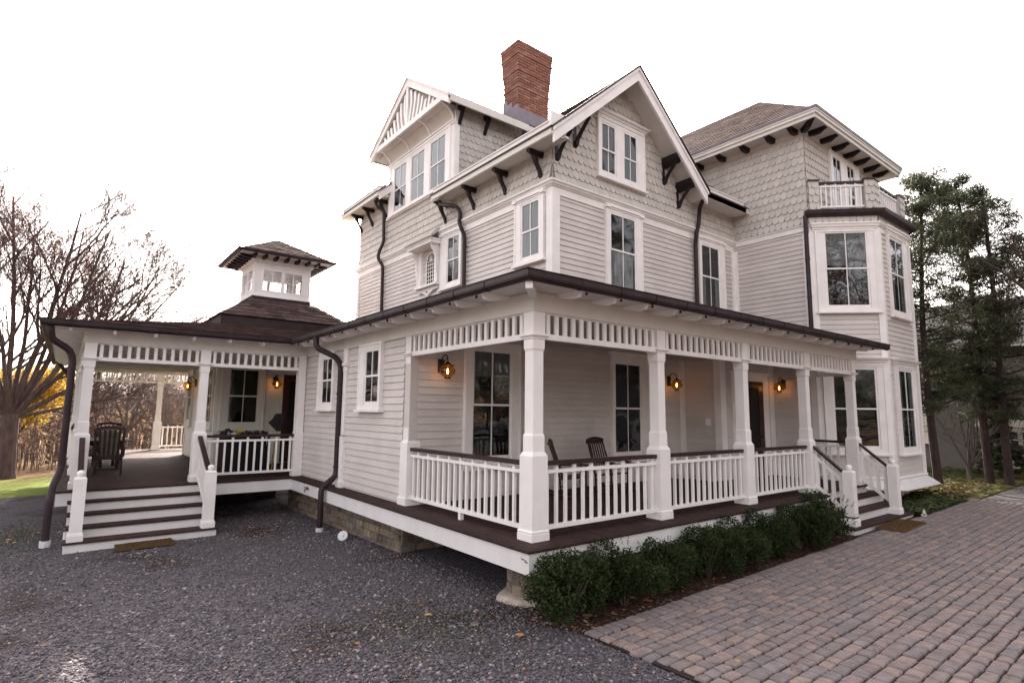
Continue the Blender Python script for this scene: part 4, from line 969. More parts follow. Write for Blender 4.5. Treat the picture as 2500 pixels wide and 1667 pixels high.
OCT_V = [(1, 0, 0), (-1, 0, 0), (0, 1, 0), (0, -1, 0), (0, 0, 1), (0, 0, -1)]
OCT_F = [(0, 2, 4), (2, 1, 4), (1, 3, 4), (3, 0, 4), (2, 0, 5), (1, 2, 5), (3, 1, 5), (0, 3, 5)]
PEB = ramp_attr('pebbles', [(.049, .049, .058), (.124, .115, .131), (.081, .077, .090), (.182, .162, .169), (.065, .063, .077), (.155, .115, .111), (.338, .297, .297)], .95, .05, 30, .15)
pts = []
for _ in range(260000):
    if len(pts) > 120000: break
    d = 1.6+15*random.random()**1.5; a = random.uniform(R(28), R(112)); x = -4.56+d*math.cos(a); y = -5.39+d*math.sin(a)
    if (x > -.10 and y < -.85) or (x > .1 and y > 3.4) or y > 16.4: continue
    if x > .3 and y > -.8: continue
    pts.append((x, y, gz(x, y)+random.uniform(-.004, .008)))
tag(scatter_mesh('loose_gravel', pts, OCT_V, OCT_F, .0150, PEB), 'loose grey and mauve gravel chips covering the yard', 'gravel', kind='stuff')
# fallen leaves
LEAF_V = [(-1, 0, 0), (-.5, .35, .15), (0, .55, .05), (.6, .4, .2), (1.1, 0, .05), (.6, -.4, .22), (0, -.55, .0), (-.5, -.35, .2)]
FALL = ramp_attr('fallen_leaf', [(.20, .075, .03), (.33, .15, .06), (.14, .06, .035), (.45, .27, .13), (.26, .10, .05)], .8, .2, 20)
pts = []
for _ in range(130):
    d = 2.5+14*random.random()**1.2; a = random.uniform(R(8), R(112)); x = -4.56+d*math.cos(a); y = -5.39+d*math.sin(a)
    if x > .1 and y > 0 and y < 20: continue
    if x > 0 and y > -.93 and random.random() < .3: continue
    if y > 8.2 and x > -4.7: continue
    if x > 7.0 and x < 10.6 and y > -1: continue
    pts.append((x, y, gz(x, y)+(.045 if x > -.08 and y < -.93 else .02)))
for (cx_, cy_, n, s) in ((-.35, 6.8, 45, .8), (-.9, 7.6, 40, .9), (.0, .2, 16, .5), (3, -.85, 40, 2), (5, -.8, 40, 2), (1.2, -.9, 26, .8), (-4.9, 9.0, 40, .5), (-1.2, .7, 12, .6)):
    for _ in range(n):
        x, y = random.gauss(cx_, s), random.gauss(cy_, s*.3 if cy_ < 0 else s*.6)
        if cy_ < 0 and not (-.95 < y < -.3): continue
        if x > 0 and y > .4: continue
        pts.append((x, y, gz(x, y)+.025))
tag(scatter_mesh('fallen_leaves', pts, LEAF_V, [(0, 1, 2, 3, 4, 5, 6, 7)], .030, FALL, squash=.8, seed=5, flat=True), 'scattered brown and orange fallen leaves on the gravel and pavers', 'leaves', kind='stuff')
# ================================================================== WALL LANTERNS
def lantern(pos, n, label):
    """onion lantern: pos = wall point behind the globe, n = outward normal"""
    t = thing('wall_lantern', label, 'lantern', pos, 'onion lanterns on the porch walls')
    px, py, pz = pos; g = (px+n[0]*.24, py+n[1]*.24); F = Fr((px, py), (-n[1], n[0]), n)
    m = MB(); m.fb(F, -.055, .055, pz-.02, pz+.22, 0, .03); m.build('back_plate', IRON, t)
    m = MB(); m.tube([F(0, pz+.08, .02), F(0, pz+.24, .05), F(0, pz+.29, .12), F(0, pz+.28, .20), F(0, pz+.22, .235), F(0, pz+.15, .24)], .011, 6)
    m.tube([F(0, pz+.10, .03), F(0, pz+.16, .12), F(0, pz+.26, .22)], .007, 5); m.build('bracket_arm', IRON, t)
    m = MB(); c = (g[0], g[1], pz); m.lathe(c, [(.01, .165), (.03, .155), (.04, .14), (.05, .125), (.125, .10), (.13, .09), (.05, .088), (.01, .085)], 16); m.lathe(c, [(.01, -.135), (.055, -.135), (.062, -.11), (.045, -.10), (.01, -.10)], 12)
    m.build('hood', IRON, t)
    m = MB(); m.sphere(c, .132, 20, 12, .78); m.build('globe', AMBER, t, smooth=True)
    m = MB()
    m.tube([(c[0]+.142*math.cos(a), c[1]+.142*math.sin(a), pz) for a in [2*math.pi*i/16 for i in range(17)]], .0035, 4)
    for k in range(4):
        a0 = math.pi*k/4
        m.tube([(c[0]+.137*math.sin(b)*math.cos(a0), c[1]+.137*math.sin(b)*math.sin(a0), pz+.107*math.cos(b)) for b in [2*math.pi*i/20 for i in range(21)]], .003, 4)
    m.build('cage', IRON, t)
    m = MB(); m.lathe(c, [(.003, .045), (.010, .025), (.018, .0), (.018, -.012), (.011, -.03), (.010, -.05)], 10); m.build('bulb', BULB, t)
    l = bpy.data.lights.new('lantern_light', 'POINT'); l.energy = .15; l.color = (1, .55, .22); l.shadow_soft_size = .03
    lo = bpy.data.objects.new('lantern_light', l); C.objects.link(lo); lo.parent = t; lo.location = (n[0]*.24, n[1]*.24, .0)
lantern((.63, 3.28, 2.26), (0, -1), 'lit onion lantern left of the tall porch window near the corner post')
lantern((7.20, 3.28, 2.26), (0, -1), 'lit onion lantern half hidden behind the middle porch post')
lantern((10.44, 2.0, 2.26), (-1, 0), 'lit onion lantern just right of the dark front door')
lantern((-1.27, 15.4, 2.28), (-1, 0), 'lit onion lantern left of the middle post of the left porch')
lantern((.28, 12.18, 2.3), (0, -1), 'lit onion lantern between window and dark side door on the left porch')
# ================================================================== FURNITURE
DWOOD = mat('dark_stained_wood', (.030, .014, .014), .45, .3, 10, stretch=(1, 1, 4))
CUSH = mat('striped_cushion', (.20, .19, .15), .9, .2, 20)
def seat_xform(o, loc, rz, rest=True): o.location = loc; o.rotation_euler = (0, 0, rz)
def rocker(loc, rz, label):
    t = thing('rocking_chair', label, 'rocking chair', (0, 0, 0), 'rocking chairs on the porch')
    def P(x, y, z): return (x, y, z)
    m = MB(); m.hexa([(-.26, -.24, .42), (.26, -.24, .42), (.23, .24, .36), (-.23, .24, .36), (-.26, -.24, .45), (.26, -.24, .45), (.23, .24, .39), (-.23, .24, .39)]); m.build('seat', DWOOD, t)
    m = MB()
    for s in (-1, 1): m.tube([(s*.25, .22, .36), (s*.245, .34, .75), (s*.24, .46, 1.10)], [.024, .022, .018], 6)
    bt = []
    m.loft([[(x, .46+.02*(1-(x/.26)**2), 1.03+z+.045*(1-(x/.26)**2)), (x, .435+.02*(1-(x/.26)**2), 1.03+z+.045*(1-(x/.26)**2)), (x, .46, 1.02), (x, .48, 1.02)] for x, z in [(-.27+.054*i, .09) for i in range(11)]])
    m.hexa([(-.24, .27, .48), (.24, .27, .48), (.24, .29, .48), (-.24, .29, .48), (-.24, .285, .54), (.24, .285, .54), (.24, .305, .54), (-.24, .305, .54)])
    for i in range(6):
        x = -.18+.072*i; m.hexa([(x-.018, .275, .52), (x+.018, .275, .52), (x+.018, .290, .52), (x-.018, .290, .52), (x-.018, .44, 1.05), (x+.018, .44, 1.05), (x+.018, .455, 1.05), (x-.018, .455, 1.05)])
    m.build('backrest', DWOOD, t)
    for s in (-1, 1):
        m = MB(); m.tube([(s*.27, -.26, .66), (s*.28, .0, .665), (s*.255, .31, .66)], .022, 6); m.box(s*.27-.04, s*.27+.04, -.30, .25, .655, .68); m.build('armrest', DWOOD, t)
        m = MB(); m.tube([(s*.27, y, .035+.10*(y/.5)**2*(1 if y > 0 else .7)) for y in [-.42+.09*i for i in range(13)]], .022, 6); m.build('rocker', DWOOD, t)
        m = MB(); m.tube([(s*.27, -.22, .66), (s*.27, -.22, .06)], .02, 6); m.build('leg', DWOOD, t)
        m = MB(); m.tube([(s*.25, .22, .40), (s*.27, .20, .06)], .02, 6); m.build('leg', DWOOD, t)
    m = MB(); m.tube([(-.27, -.22, .22), (.27, -.22, .22)], .013, 5); m.tube([(-.26, .2, .2), (.26, .2, .2)], .013, 5); m.build('stretcher', DWOOD, t)
    t.location = loc; t.rotation_euler = (0, 0, rz); t.scale = (.93, .93, .93); return t
rocker((3.0, 2.38, 0), R(56), 'dark wooden rocking chair seen edge-on, nearer the corner post')
rocker((3.98, 2.30, 0), R(2), 'dark slatted rocking chair facing the rail in front of the second porch window')
def dining(loc, rz, label):
    t = thing('dining_chair', label, 'armchair', (0, 0, 0), 'slatted dining chairs at the porch table')
    m = MB(); m.box(-.24, .24, -.24, .24, .38, .42); m.build('seat', DWOOD, t)
    m = MB(); m.box(-.22, .22, -.22, .22, .42, .48); m.hexa([(-.2, .17, .48), (.2, .17, .48), (.2, .22, .48), (-.2, .22, .48), (-.2, .26, 1.0), (.2, .26, 1.0), (.2, .30, 1.0), (-.2, .30, 1.0)]); m.build('cushion', CUSH, t)
    m = MB()
    for s in (-1, 1): m.hexa([(s*.245-.025, .22, .36), (s*.245+.025, .22, .36), (s*.245+.025, .27, .36), (s*.245-.025, .27, .36), (s*.275-.025, .33, 1.10), (s*.275+.025, .33, 1.10), (s*.275+.025, .37, 1.10), (s*.275-.025, .37, 1.10)])
    m.loft([[(x, .33, 1.03+z), (x, .33, 1.10+z), (x, .375, 1.10+z), (x, .375, 1.03+z)] for x, z in [(-.30+.06*i, .05*(1-((i-5)/5)**2)) for i in range(11)]])
    m.box(-.24, .24, .235, .265, .42, .48)
    for i in range(5):
        x = -.17+.085*i; m.hexa([(x-.022, .24, .45), (x+.022, .24, .45), (x+.022, .262, .45), (x-.022, .262, .45), (x*1.12-.022, .34, 1.06), (x*1.12+.022, .34, 1.06), (x*1.12+.022, .362, 1.06), (x*1.12-.022, .362, 1.06)])
    m.build('backrest', DWOOD, t)
    for s in (-1, 1):
        m = MB(); m.box(s*.28-.035, s*.28+.035, -.26, .30, .64, .665); m.tube([(s*.28, -.22, .64), (s*.27, -.22, .40)], .02, 5); m.build('armrest', DWOOD, t)
        m = MB(); m.tube([(s*.24, -.22, .40), (s*.26, -.26, 0)], [.026, .02], 6); m.build('leg', DWOOD, t)
        m = MB(); m.tube([(s*.24, .22, .40), (s*.26, .38, 0)], [.028, .022], 6); m.build('leg', DWOOD, t)
    m = MB(); m.box(-.24, .24, -.24, -.22, .12, .15); m.box(-.24, .24, .28, .30, .14, .17); m.build('stretcher', DWOOD, t)
    t.location = loc; t.rotation_euler = (0, 0, rz); return t
d1 = dining((-3.66, 10.95, 0), R(180-6), 'nearest slatted dining chair with its back to the left steps')
def dcopy(loc, rz, label):
    c = copy_tree(d1); c.location = loc; c.rotation_euler = (0, 0, rz); c['label'] = label; return c
dcopy((-4.00, 12.2, 0), R(84), 'cushioned dining chair at the near left side of the porch table'); dcopy((-3.98, 13.2, 0), R(92), 'cushioned dining chair at the far left side of the porch table'); dcopy((-3.5, 14.5, 0), R(0), 'dining chair at the far end of the porch table')
t = thing('dining_table', 'dark slatted dining table among the chairs on the left porch', 'table', (-3.6, 12.9, 0))
m = MB()
for i in range(9): m.box(-4.05+i*.1, -3.96+i*.1, 11.9, 13.9, .73, .755)
m.build('tabletop', DWOOD, t)
m = MB(); m.box(-3.95, -3.3, 12.1, 12.14, .64, .73); m.box(-3.95, -3.3, 13.66, 13.7, .64, .73); m.build('apron', DWOOD, t)
for x in (-3.85, -3.42):
    for y in (12.2, 13.6): m = MB(); m.box(x-.035, x+.035, y-.035, y+.035, 0, .73); m.build('leg', DWOOD, t)
# things stored against the rail of the left porch
BL = mat('black_cover', (.006, .006, .007), .8, .4, 6, .5, 12)
t = thing('grill', 'black covered grill cart standing behind the left porch railing', 'grill', (-1.0, 9.9, 0))
m = MB(); m.loft([[(-1.0+sx*a, 9.95+sy*b, z) for sx, sy in ((-1, -1), (-.3, -1.06), (.4, -1), (1, -1), (1.04, 0), (1, 1), (0, 1.05), (-1, 1))] for a, b, z in ((.50, .30, .04), (.49, .29, .30), (.50, .28, .62), (.46, .27, .84), (.44, .26, .9))]); m.build('fabric_cover', BL, t)
m = MB(); m.box(-1.62, -.42, 9.62, 10.24, .90, .94); m.build('shelf', DWOOD, t)
m = MB(); m.box(-1.60, -1.53, 9.64, 9.70, 0, .98); m.box(-.5, -.44, 9.64, 9.70, 0, .9); m.build('leg', DWOOD, t)
GL = mat('dark_glove', (.025, .02, .022), .8, .5, 20); YE = mat('yellow_cloth', (.45, .30, .02), .8, .3, 20); GR = mat('grey_cloth', (.35, .34, .36), .9, .3, 15)
def clump(name, label, cat, c, n, r, material):
    m = MB()
    for _ in range(n): m.sphere((c[0]+random.uniform(-1, 1)*r[0], c[1]+random.uniform(-1, 1)*r[1], c[2]+random.uniform(0, 1)*r[2]), random.uniform(.03, .055), 7, 5, random.uniform(.5, 1))
    o = m.build(name, material, off=c); tag(o, label, cat); return o
clump('work_gloves', 'heap of dark work gloves lying on the grill shelf', 'gloves', (-.75, 9.9, .95), 26, (.28, .2, .05), GL)
clump('dark_pouch', 'dark bundled pouch at the left end of the grill shelf', 'bundle', (-1.40, 9.9, .95), 12, (.12, .18, .10), GL)
clump('yellow_cloth', 'crumpled yellow cloth on the grill shelf', 'cloth', (-1.12, 9.85, .95), 9, (.06, .08, .10), YE)
clump('grey_rag', 'pale grey rag on the grill shelf left of the yellow cloth', 'cloth', (-1.32, 9.72, .95), 7, (.10, .05, .02), GR)
t = thing('garden_tool', 'garden tool with yellow handle leaning by the side door', 'garden tool', (-.25, 9.9, 0))
MB().tube([(-.35, 9.75, 0), (-.17, 10.1, 1.05)], .018, 6).build('handle', YE, t)
m = MB(); m.loft([[(-.30+a, 10.05, z), (-.30+a+b, 10.05, z), (-.30+a+b, 10.10, z), (-.30+a, 10.10, z)] for a, b, z in ((.12, .08, 1.0), (.02, .22, 1.10), (-.10, .36, 1.22), (.0, .27, 1.32), (.05, .2, 1.42), (.10, .1, 1.46))]); m.build('tool_head', GL, t)
# door mats
COIR = mat('coir', (.17, .10, .045), .95, .3, 60, 1, 300)
def doormat(name, label, c, w_, d, rz, th=.03):
    m = MB(); nx, ny = 22, 14
    def q(x, y): return (x, y)
    top = []; z0 = gz(c[0], c[1])
    rings = []
    P = [(c[0]+math.cos(rz)*x-math.sin(rz)*y, c[1]+math.sin(rz)*x+math.cos(rz)*y) for x, y in ((-w_/2, -d/2), (w_/2, -d/2), (w_/2, d/2), (-w_/2, d/2))]
    m.hexa([(x, y, gz(x, y)+.02+(.02 if c[0] > 0 else 0)) for x, y in P]+[(x, y, gz(x, y)+.02+th+(.02 if c[0] > 0 else 0)) for x, y in P])
    k = 0
    fib = MB()
    for i in range(2600):
        x, y = random.uniform(-w_/2, w_/2), random.uniform(-d/2, d/2); a = random.uniform(0, 6.3)
        X = c[0]+math.cos(rz)*x-math.sin(rz)*y; Y = c[1]+math.sin(rz)*x+math.cos(rz)*y; z = gz(X, Y)+.018+th+(.02 if c[0] > 0 else 0)
        l = .008; m.add([(X-l*math.cos(a), Y-l*math.sin(a), z), (X+l*math.cos(a), Y+l*math.sin(a), z), (X, Y, z+.014)], [(0, 1, 2)])
    o = m.build(name, COIR, off=(c[0], c[1], z0)); tag(o, label, 'doormat')
doormat('doormat', 'flat tan coir doormat on the pavers at the foot of the right steps', (8.68, -1.08), 1.33, .50, R(2))
doormat('doormat', 'worn dark brown ribbed doormat on the gravel before the left steps', (-3.24, 6.86), .86, .50, R(0), .035)
# white drain clean-out cap in the gravel
t = thing('drain_cap', 'white plastic drain cap tilted on the gravel by the stone foundation', 'drain cap', (-.30, 5.08, gz(-.3, 5.08)))
m = MB(); p0 = Vector((-.20, 5.2, gz(-.3, 5)-.02)); dn = Vector((-.55, -.65, .5)).normalized()
m.tube([p0, p0+dn*.17], .075, 16); m.build('pipe_end', PVC, t); m = MB(); m.tube([p0+dn*.165, p0+dn*.20], .092, 16); m.tube([p0+dn*.20, p0+dn*.225], .026, 6); m.build('threaded_cap', PVC, t)
# window well by the bay
t = thing('window_well', 'curved metal window well in the ground below the bay', 'window well', (12.6, -.1, gz(12.6, -.1)))
m = MB(); pts = [(12.55-.62*math.cos(a), .1-.55*math.sin(a)) for a in [math.pi*i/12 for i in range(13)]]
m.loft([[(x, y, gz(x, y)-.1), (x, y, gz(x, y)+.10), (x+.02, y+.02, gz(x, y)+.10), (x+.02, y+.02, gz(x, y)-.1)] for x, y in pts]); m.build('curved_rim', LEAD, t)
MB().box(12.0, 13.1, -.3, .2, -.70, -.60).build('well_bottom', VOID, t)
m = MB()
for i in range(9):
    a = 2*math.pi*i/9; m.sphere((10.28+.07*math.cos(a)+.02, -1.0+.02*math.sin(2*a), gz(10.3, -1)+.09+.06*math.sin(a)), .024, 7, 5)
o = m.build('hose_end', mat('white_rope', (.6, .58, .55), .8, .2, 30), off=(10.28, -1, gz(10.3, -1))); tag(o, 'coiled white hose end at the foot of the right newel post', 'hose')

# ================================================================== PLANTS
BARK = mat('grey_bark', (.105, .09, .085), .95, .3, 9, .8, 25, stretch=(1, 1, .3))
BARK2 = mat('brown_bark', (.075, .052, .045), .95, .3, 9, .8, 25, stretch=(1, 1, .3))
PBARK = mat('pine_bark', (.045, .03, .028), .95, .3, 8, .9, 20, stretch=(1, 1, .4))
def branchy(trunk_pts, seed, levels=4, n0=9, spread=.6, upw=.35, ratio=.62, rr=.045, start=.35, mat_=BARK, min_r=.004, seg=5, count=(5, 5, 4, 3), sides=(9, 6, 4, 3, 3), jit=.09):
    """bare tree mesh: returns (MB trunk, MB crown, tips)"""
    rd = random.Random(seed); tr, cr = MB(), MB(); tips = []
    def grow(p, d, L, r, lv):
        pts = [p]; rad = [r]; q = p.copy(); dd = d.copy(); k = seg if lv < 3 else 3
        for i in range(k):
            dd = (dd+Vector((rd.gauss(0, 1), rd.gauss(0, 1), rd.gauss(0, 1)+upw*.8))*jit).normalized(); q = q+dd*L/k; pts.append(q.copy()); rad.append(max(min_r*.6, r*(1-.75*(i+1)/k)))
        (cr).tube(pts, rad, sides[min(lv, 4)], cap=False)
        if lv >= levels: tips.append(q); return
        c = count[min(lv, len(count)-1)]
        for j in range(c):
            t = (j+.6+rd.random()*.5)/(c+.3); t = min(.98, .18+.82*t); i = int(t*k); f = t*k-i; i = min(i, k-1); b = pts[i].lerp(pts[i+1], f); ax = (pts[i+1]-pts[i]).normalized()
            sd_ = ax.orthogonal(); sd_.rotate(Matrix.Rotation(rd.uniform(0, 6.28), 3, ax)); nd = (ax*(1-spread*.55)+sd_*spread+Vector((0, 0, upw*.25))).normalized()
            grow(b, nd, L*ratio*rd.uniform(.7, 1.15)*(1-.35*t), max(min_r, rad[i]*.55), lv+1)
    T = [Vector(p) for p in trunk_pts]; rads = trunk_pts_r = [t_[3] if len(t_) > 3 else .3 for t_ in trunk_pts]
    return tr, cr, tips, grow, rd
def bare_tree(name, base, stems, trunk, r0, seed, label, lv=4, group=None, bark=None, spread=.6, upw=.35, ratio=.62, min_r=.006, count=(6, 5, 4, 4), cat='tree', jit=.10):
    """trunk: (height, radius); stems: list of (dir xyz, length, radius)"""
    bk = bark or BARK; b = Vector(base); t = thing(name, label, cat, tuple(b), group)
    h, r = trunk; tr, cr, tips, grow, rd = branchy([(0, 0, 0, r)], seed, levels=lv, spread=spread, upw=upw, ratio=ratio, min_r=min_r, count=count, jit=jit)
    P = [b+Vector((0, 0, -.2)), b+Vector((0, 0, .25)), b+Vector((rd.gauss(0, .03), rd.gauss(0, .03), h*.5)), b+Vector((0, 0, h))]
    tr.tube(P, [r*1.35, r*1.08, r*.95, r*.85], 10); top = b+Vector((0, 0, h*.93))
    for d, L, rs in stems: grow(top, Vector(d).normalized(), L, rs, 0)
    tr.build('trunk', bk, t); cr.build('crown', bk, t); return t, tips
def leafcloud(name, centers, radii, n, size, material, parent=None, seed=3, squash=(1, 1, 1), shell=.0, card=None):
    r = np.random.default_rng(seed); P = []
    w_ = np.array([a**2 for a in radii]); w_ = w_/w_.sum(); k = r.multinomial(n, w_)
    for c, rad, q in zip(centers, radii, k):
        v = r.normal(0, 1, (q, 3)); v /= np.linalg.norm(v, axis=1)[:, None]; u = r.uniform(shell, 1, q)**(1/2.2)
        P.append(np.array(c)+v*(u*rad)[:, None]*np.array(squash))
    P = np.concatenate(P); n = len(P)
    bv = np.array(card if card is not None else [(-1, -.45, 0), (1, -.45, .1), (1, .45, 0), (-1, .45, .1)], float); s = r.uniform(.6, 1.3, n)*size
    A = r.normal(0, 1, (n, 3)); A /= np.linalg.norm(A, axis=1)[:, None]; B = np.cross(A, r.normal(0, 1, (n, 3))); B /= np.linalg.norm(B, axis=1)[:, None]; D = np.cross(A, B)
    V = P[:, None, :]+s[:, None, None]*(bv[None, :, 0:1]*A[:, None, :]+bv[None, :, 1:2]*B[:, None, :]+bv[None, :, 2:3]*D[:, None, :])
    if parent is not None: V = V-np.array(parent.get('_o', (0, 0, 0)))
    kk = len(bv); me = bpy.data.meshes.new(name); me.vertices.add(n*kk); me.vertices.foreach_set('co', V.ravel()); me.loops.add(n*kk); me.loops.foreach_set('vertex_index', np.arange(n*kk, dtype=np.int32)); me.polygons.add(n)
    me.polygons.foreach_set('loop_start', np.arange(0, n*kk, kk, dtype=np.int32)); me.update(calc_edges=True)
    at = me.attributes.new('rnd', 'FLOAT', 'FACE'); at.data.foreach_set('value', r.uniform(0, 1, n)); me.materials.append(material)
    o = bpy.data.objects.new(name, me); C.objects.link(o)
    if parent is not None: o.parent = parent
    return o
# ---- boxwood bushes along the porch
BOX = ramp_attr('boxwood_leaf', [(.010, .022, .009), (.026, .044, .014), (.018, .034, .012), (.06, .075, .024), (.03, .034, .014)], .6, .12, 20, trans=.2)
def boxwood(seed):
    rd = random.Random(seed); t = thing('boxwood_bush', '', 'bush', (0, 0, 0), 'boxwood bushes along the porch')
    cs = []; rs = []
    for i in range(26):
        a = rd.uniform(0, 6.28); q = rd.uniform(0, .36); z = rd.uniform(.22, .66); cs.append((q*math.cos(a)*1.15, q*math.sin(a)*.85, z)); rs.append(rd.uniform(.13, .22))
    leafcloud('leaves', cs, rs, 13500, .015, BOX, t, seed, shell=.25)
    m = MB()
    for i in range(46):       # sprigs sticking out of the outline
        a = rd.uniform(0, 6.28); q = rd.uniform(.1, .5); z = rd.uniform(.45, .82)-q*.3; x, y = q*1.15*math.cos(a), q*.9*math.sin(a); tip = (x*1.15, y*1.15, z+rd.uniform(.05, .13))
        k = 16
        for j in range(k):
            f = j/k; p = Vector((x, y, z)).lerp(Vector(tip), f); d = Vector((rd.gauss(0, 1), rd.gauss(0, 1), rd.gauss(0, .5)+.3)).normalized()*.022; n_ = d.orthogonal().normalized()*.008
            m.add([p, p+d*.5+n_, p+d, p+d*.5-n_], [(0, 1, 2, 3)])
    m.build('sprigs', BOX, t)['kind'] = 'stuff'
    m = MB()
    for i in range(9):
        a = rd.uniform(0, 6.28); m.tube([(0, 0, -.02), (.12*math.cos(a), .12*math.sin(a), .25), (.3*math.cos(a), .3*math.sin(a), .55)], [.016, .01, .004], 4)
    m.build('stems', BARK2, t); return t
bw = [boxwood(s) for s in (11, 12, 13)]
spots = [(-.02, 1.02, 'boxwood bush nearest the corner pier, first and largest of the row'), (.93, .98, 'second boxwood bush from the corner pier'), (1.84, .90, 'third boxwood bush from the corner pier'), (2.72, .95, 'fourth boxwood bush, middle of the row under the railing'),
         (3.6, .92, 'fifth boxwood bush from the corner pier'), (4.5, .98, 'third boxwood bush from the right steps'), (5.4, .98, 'second boxwood bush from the right steps'), (6.33, 1.08, 'boxwood bush right beside the right steps, last of the row')]
for i, (x, s, lab) in enumerate(spots):
    o = bw[i] if i < 3 else copy_tree(bw[i % 3]); y = -.62; o.location = (x, y, gz(x, y)); o.rotation_euler = (0, 0, i*1.9); o.scale = (s, s, s*.93); o['label'] = lab
# ---- small weeds and ground cover
IVY = ramp_attr('ground_cover_leaf', [(.03, .05, .015), (.07, .10, .025), (.05, .075, .03), (.12, .13, .035)], .6, .4, 20, trans=.2)
pts = []
def cover(n, x0, x1, y0, y1):
    out = []
    for _ in range(n):
        x, y = random.uniform(x0, x1), random.uniform(y0, y1); out.append((x, y, gz(x, y)+random.uniform(.02, .12)))
    return out
BL4 = [(-1, 0, 0), (0, -.5, .2), (1, 0, 0), (0, .5, .2)]
tag(scatter_mesh('ground_cover', cover(11000, 10.35, 13.6, -1.0, .5)+cover(5000, 13, 22, .4, 3.0)+cover(3000, 19, 24, .6, 6), BL4, [(0, 1, 2, 3)], .034, IVY, 1, 9, flat=True), 'low green ivy and weeds beside the right steps and under the trees', 'ground cover', kind='stuff')
TAN = ramp_attr('dry_blade', [(.09, .065, .022), (.13, .095, .03), (.06, .055, .02)], .8, .3, 20, trans=.2)
tag(scatter_mesh('dry_grass', [(x, y, gz(x, y)+random.uniform(.02, .14)) for x, y in [(random.gauss(15.2, 1.3), random.uniform(-.9, .7)) for _ in range(900)]], BL4, [(0, 1, 2, 3)], .06, TAN, 1.6, 19, flat=True), 'patch of dry tan grass between the bay and the driveway', 'grass', kind='stuff')
tag(scatter_mesh('weeds', [(random.gauss(-1.1, .45), random.gauss(.35, .5), 0) for _ in range(900)]+[(random.gauss(2.6, 2), -.9+random.uniform(-.03, .1), 0) for _ in range(160)]+[(random.gauss(-5.0, .25), random.gauss(9.5, 1.2), 0) for _ in range(1500)], BL4, [(0, 1, 2, 3)], .016, IVY, 1.2, 29, flat=True), 'thin green weeds growing through the gravel', 'weeds', kind='stuff')
o = bpy.data.objects['weeds']; me = o.data; co = np.empty(len(me.vertices)*3); me.vertices.foreach_get('co', co); co = co.reshape(-1, 3); co[:, 2] = -.76+.012*co[:, 0]-.012*co[:, 1]+np.abs(co[:, 2])*1.2+.004; me.vertices.foreach_set('co', co.ravel())
tag(scatter_mesh('mulch_chips', cover(5000, -.1, 7.1, -.93, .2), OCT_V, OCT_F, .018, ramp_attr('mulch_chip', [(.035, .02, .015), (.08, .045, .03), (.14, .09, .06)], .9, .2), .35, 39), 'dark mulch chips under the boxwood row', 'mulch', kind='stuff')
o = bpy.data.objects['mulch_chips']; me = o.data; co = np.empty(len(me.vertices)*3); me.vertices.foreach_get('co', co); co = co.reshape(-1, 3); g_ = -.76+.012*co[:, 0]-.012*co[:, 1]; co[:, 2] = g_+.01+(co[:, 2]-g_)*.12; me.vertices.foreach_set('co', co.ravel())
WBARK = mat('woodland_bark', (.13, .10, .095), .95, .3, 9, .8, 25)
RBARK = mat('reddish_bark', (.085, .055, .055), .95, .3, 9, .8, 25, stretch=(1, 1, .3))
# ================================================================== TREES AT THE LEFT
def d3(az, el): return (math.sin(R(az))*math.cos(R(el)), math.cos(R(az))*math.cos(R(el)), math.sin(R(el)))
st = []
rd = random.Random(5)
for az, el, L, r in ((90, 74, 8.4, .12), (75, 60, 7.8, .11), (85, 48, 7.4, .10), (60, 70, 8.0, .10), (250, 70, 7.8, .12), (265, 55, 7.2, .11), (180, 66, 6.8, .09), (92, 36, 6.4, .09), (0, 72, 8.0, .10), (300, 80, 8.8, .12), (80, 82, 9.0, .13), (115, 58, 7.0, .09), (270, 38, 6.0, .09), (88, 22, 4.6, .07), (220, 80, 8.6, .11)): st.append((d3(az, el), L, r))
FALL3 = ramp_attr('russet_bud', [(.20, .09, .075), (.28, .13, .10), (.16, .08, .07)], .8, .2, 20, trans=.4)
t, tp = bare_tree('bare_tree', (-6.15, 23.5, gz(-6, 23)), st, (2.4, .31), .5, 41, 'large bare grey tree with spreading limbs at the left edge', lv=4, spread=.46, upw=.36, min_r=.0065, count=(9, 8, 7, 5), ratio=.58, bark=RBARK, jit=.085)
tq = [tuple(p) for p in tp if p.x < -4.2][::9]
leafcloud('clinging_leaves', tq, [.35]*len(tq), 15000, .022, FALL3, t, 18)
FALL2 = ramp_attr('autumn_leaf', [(.26, .11, .03), (.36, .19, .05), (.20, .09, .04), (.42, .28, .07)], .7, .3, 20, trans=.45)
YLEAF = ramp_attr('yellow_leaf', [(.45, .30, .03), (.62, .42, .05), (.38, .26, .05), (.55, .30, .04)], .7, .3, 20, trans=.5)
t, tp = bare_tree('bare_tree', (-3.4, 29.6, gz(-5, 30)), [(d3(a, e), L, .08) for a, e, L in ((20, 75, 6), (90, 58, 6.2), (200, 65, 5), (270, 62, 5.5), (80, 80, 6.5), (95, 42, 6), (100, 68, 6.4), (85, 30, 4.6))], (5.2, .16), .3, 52, 'slimmer bare tree rising above the left porch roof', lv=4, min_r=.009, upw=.45, bark=RBARK)
leafcloud('brown_leaves', [tuple(p) for p in tp[::5]], [.5]*len(tp[::5]), 1500, .05, FALL2, t, 8)
t, tp = bare_tree('yellow_leaved_tree', (-6.2, 29.7, gz(-6, 30)), [(d3(a, e), 2.8, .06) for a, e in ((20, 60), (100, 50), (200, 55), (280, 52), (80, 80))], (1.6, .12), .3, 53, 'young tree full of bright yellow leaves beside the big bare trunk', lv=3, min_r=.01)
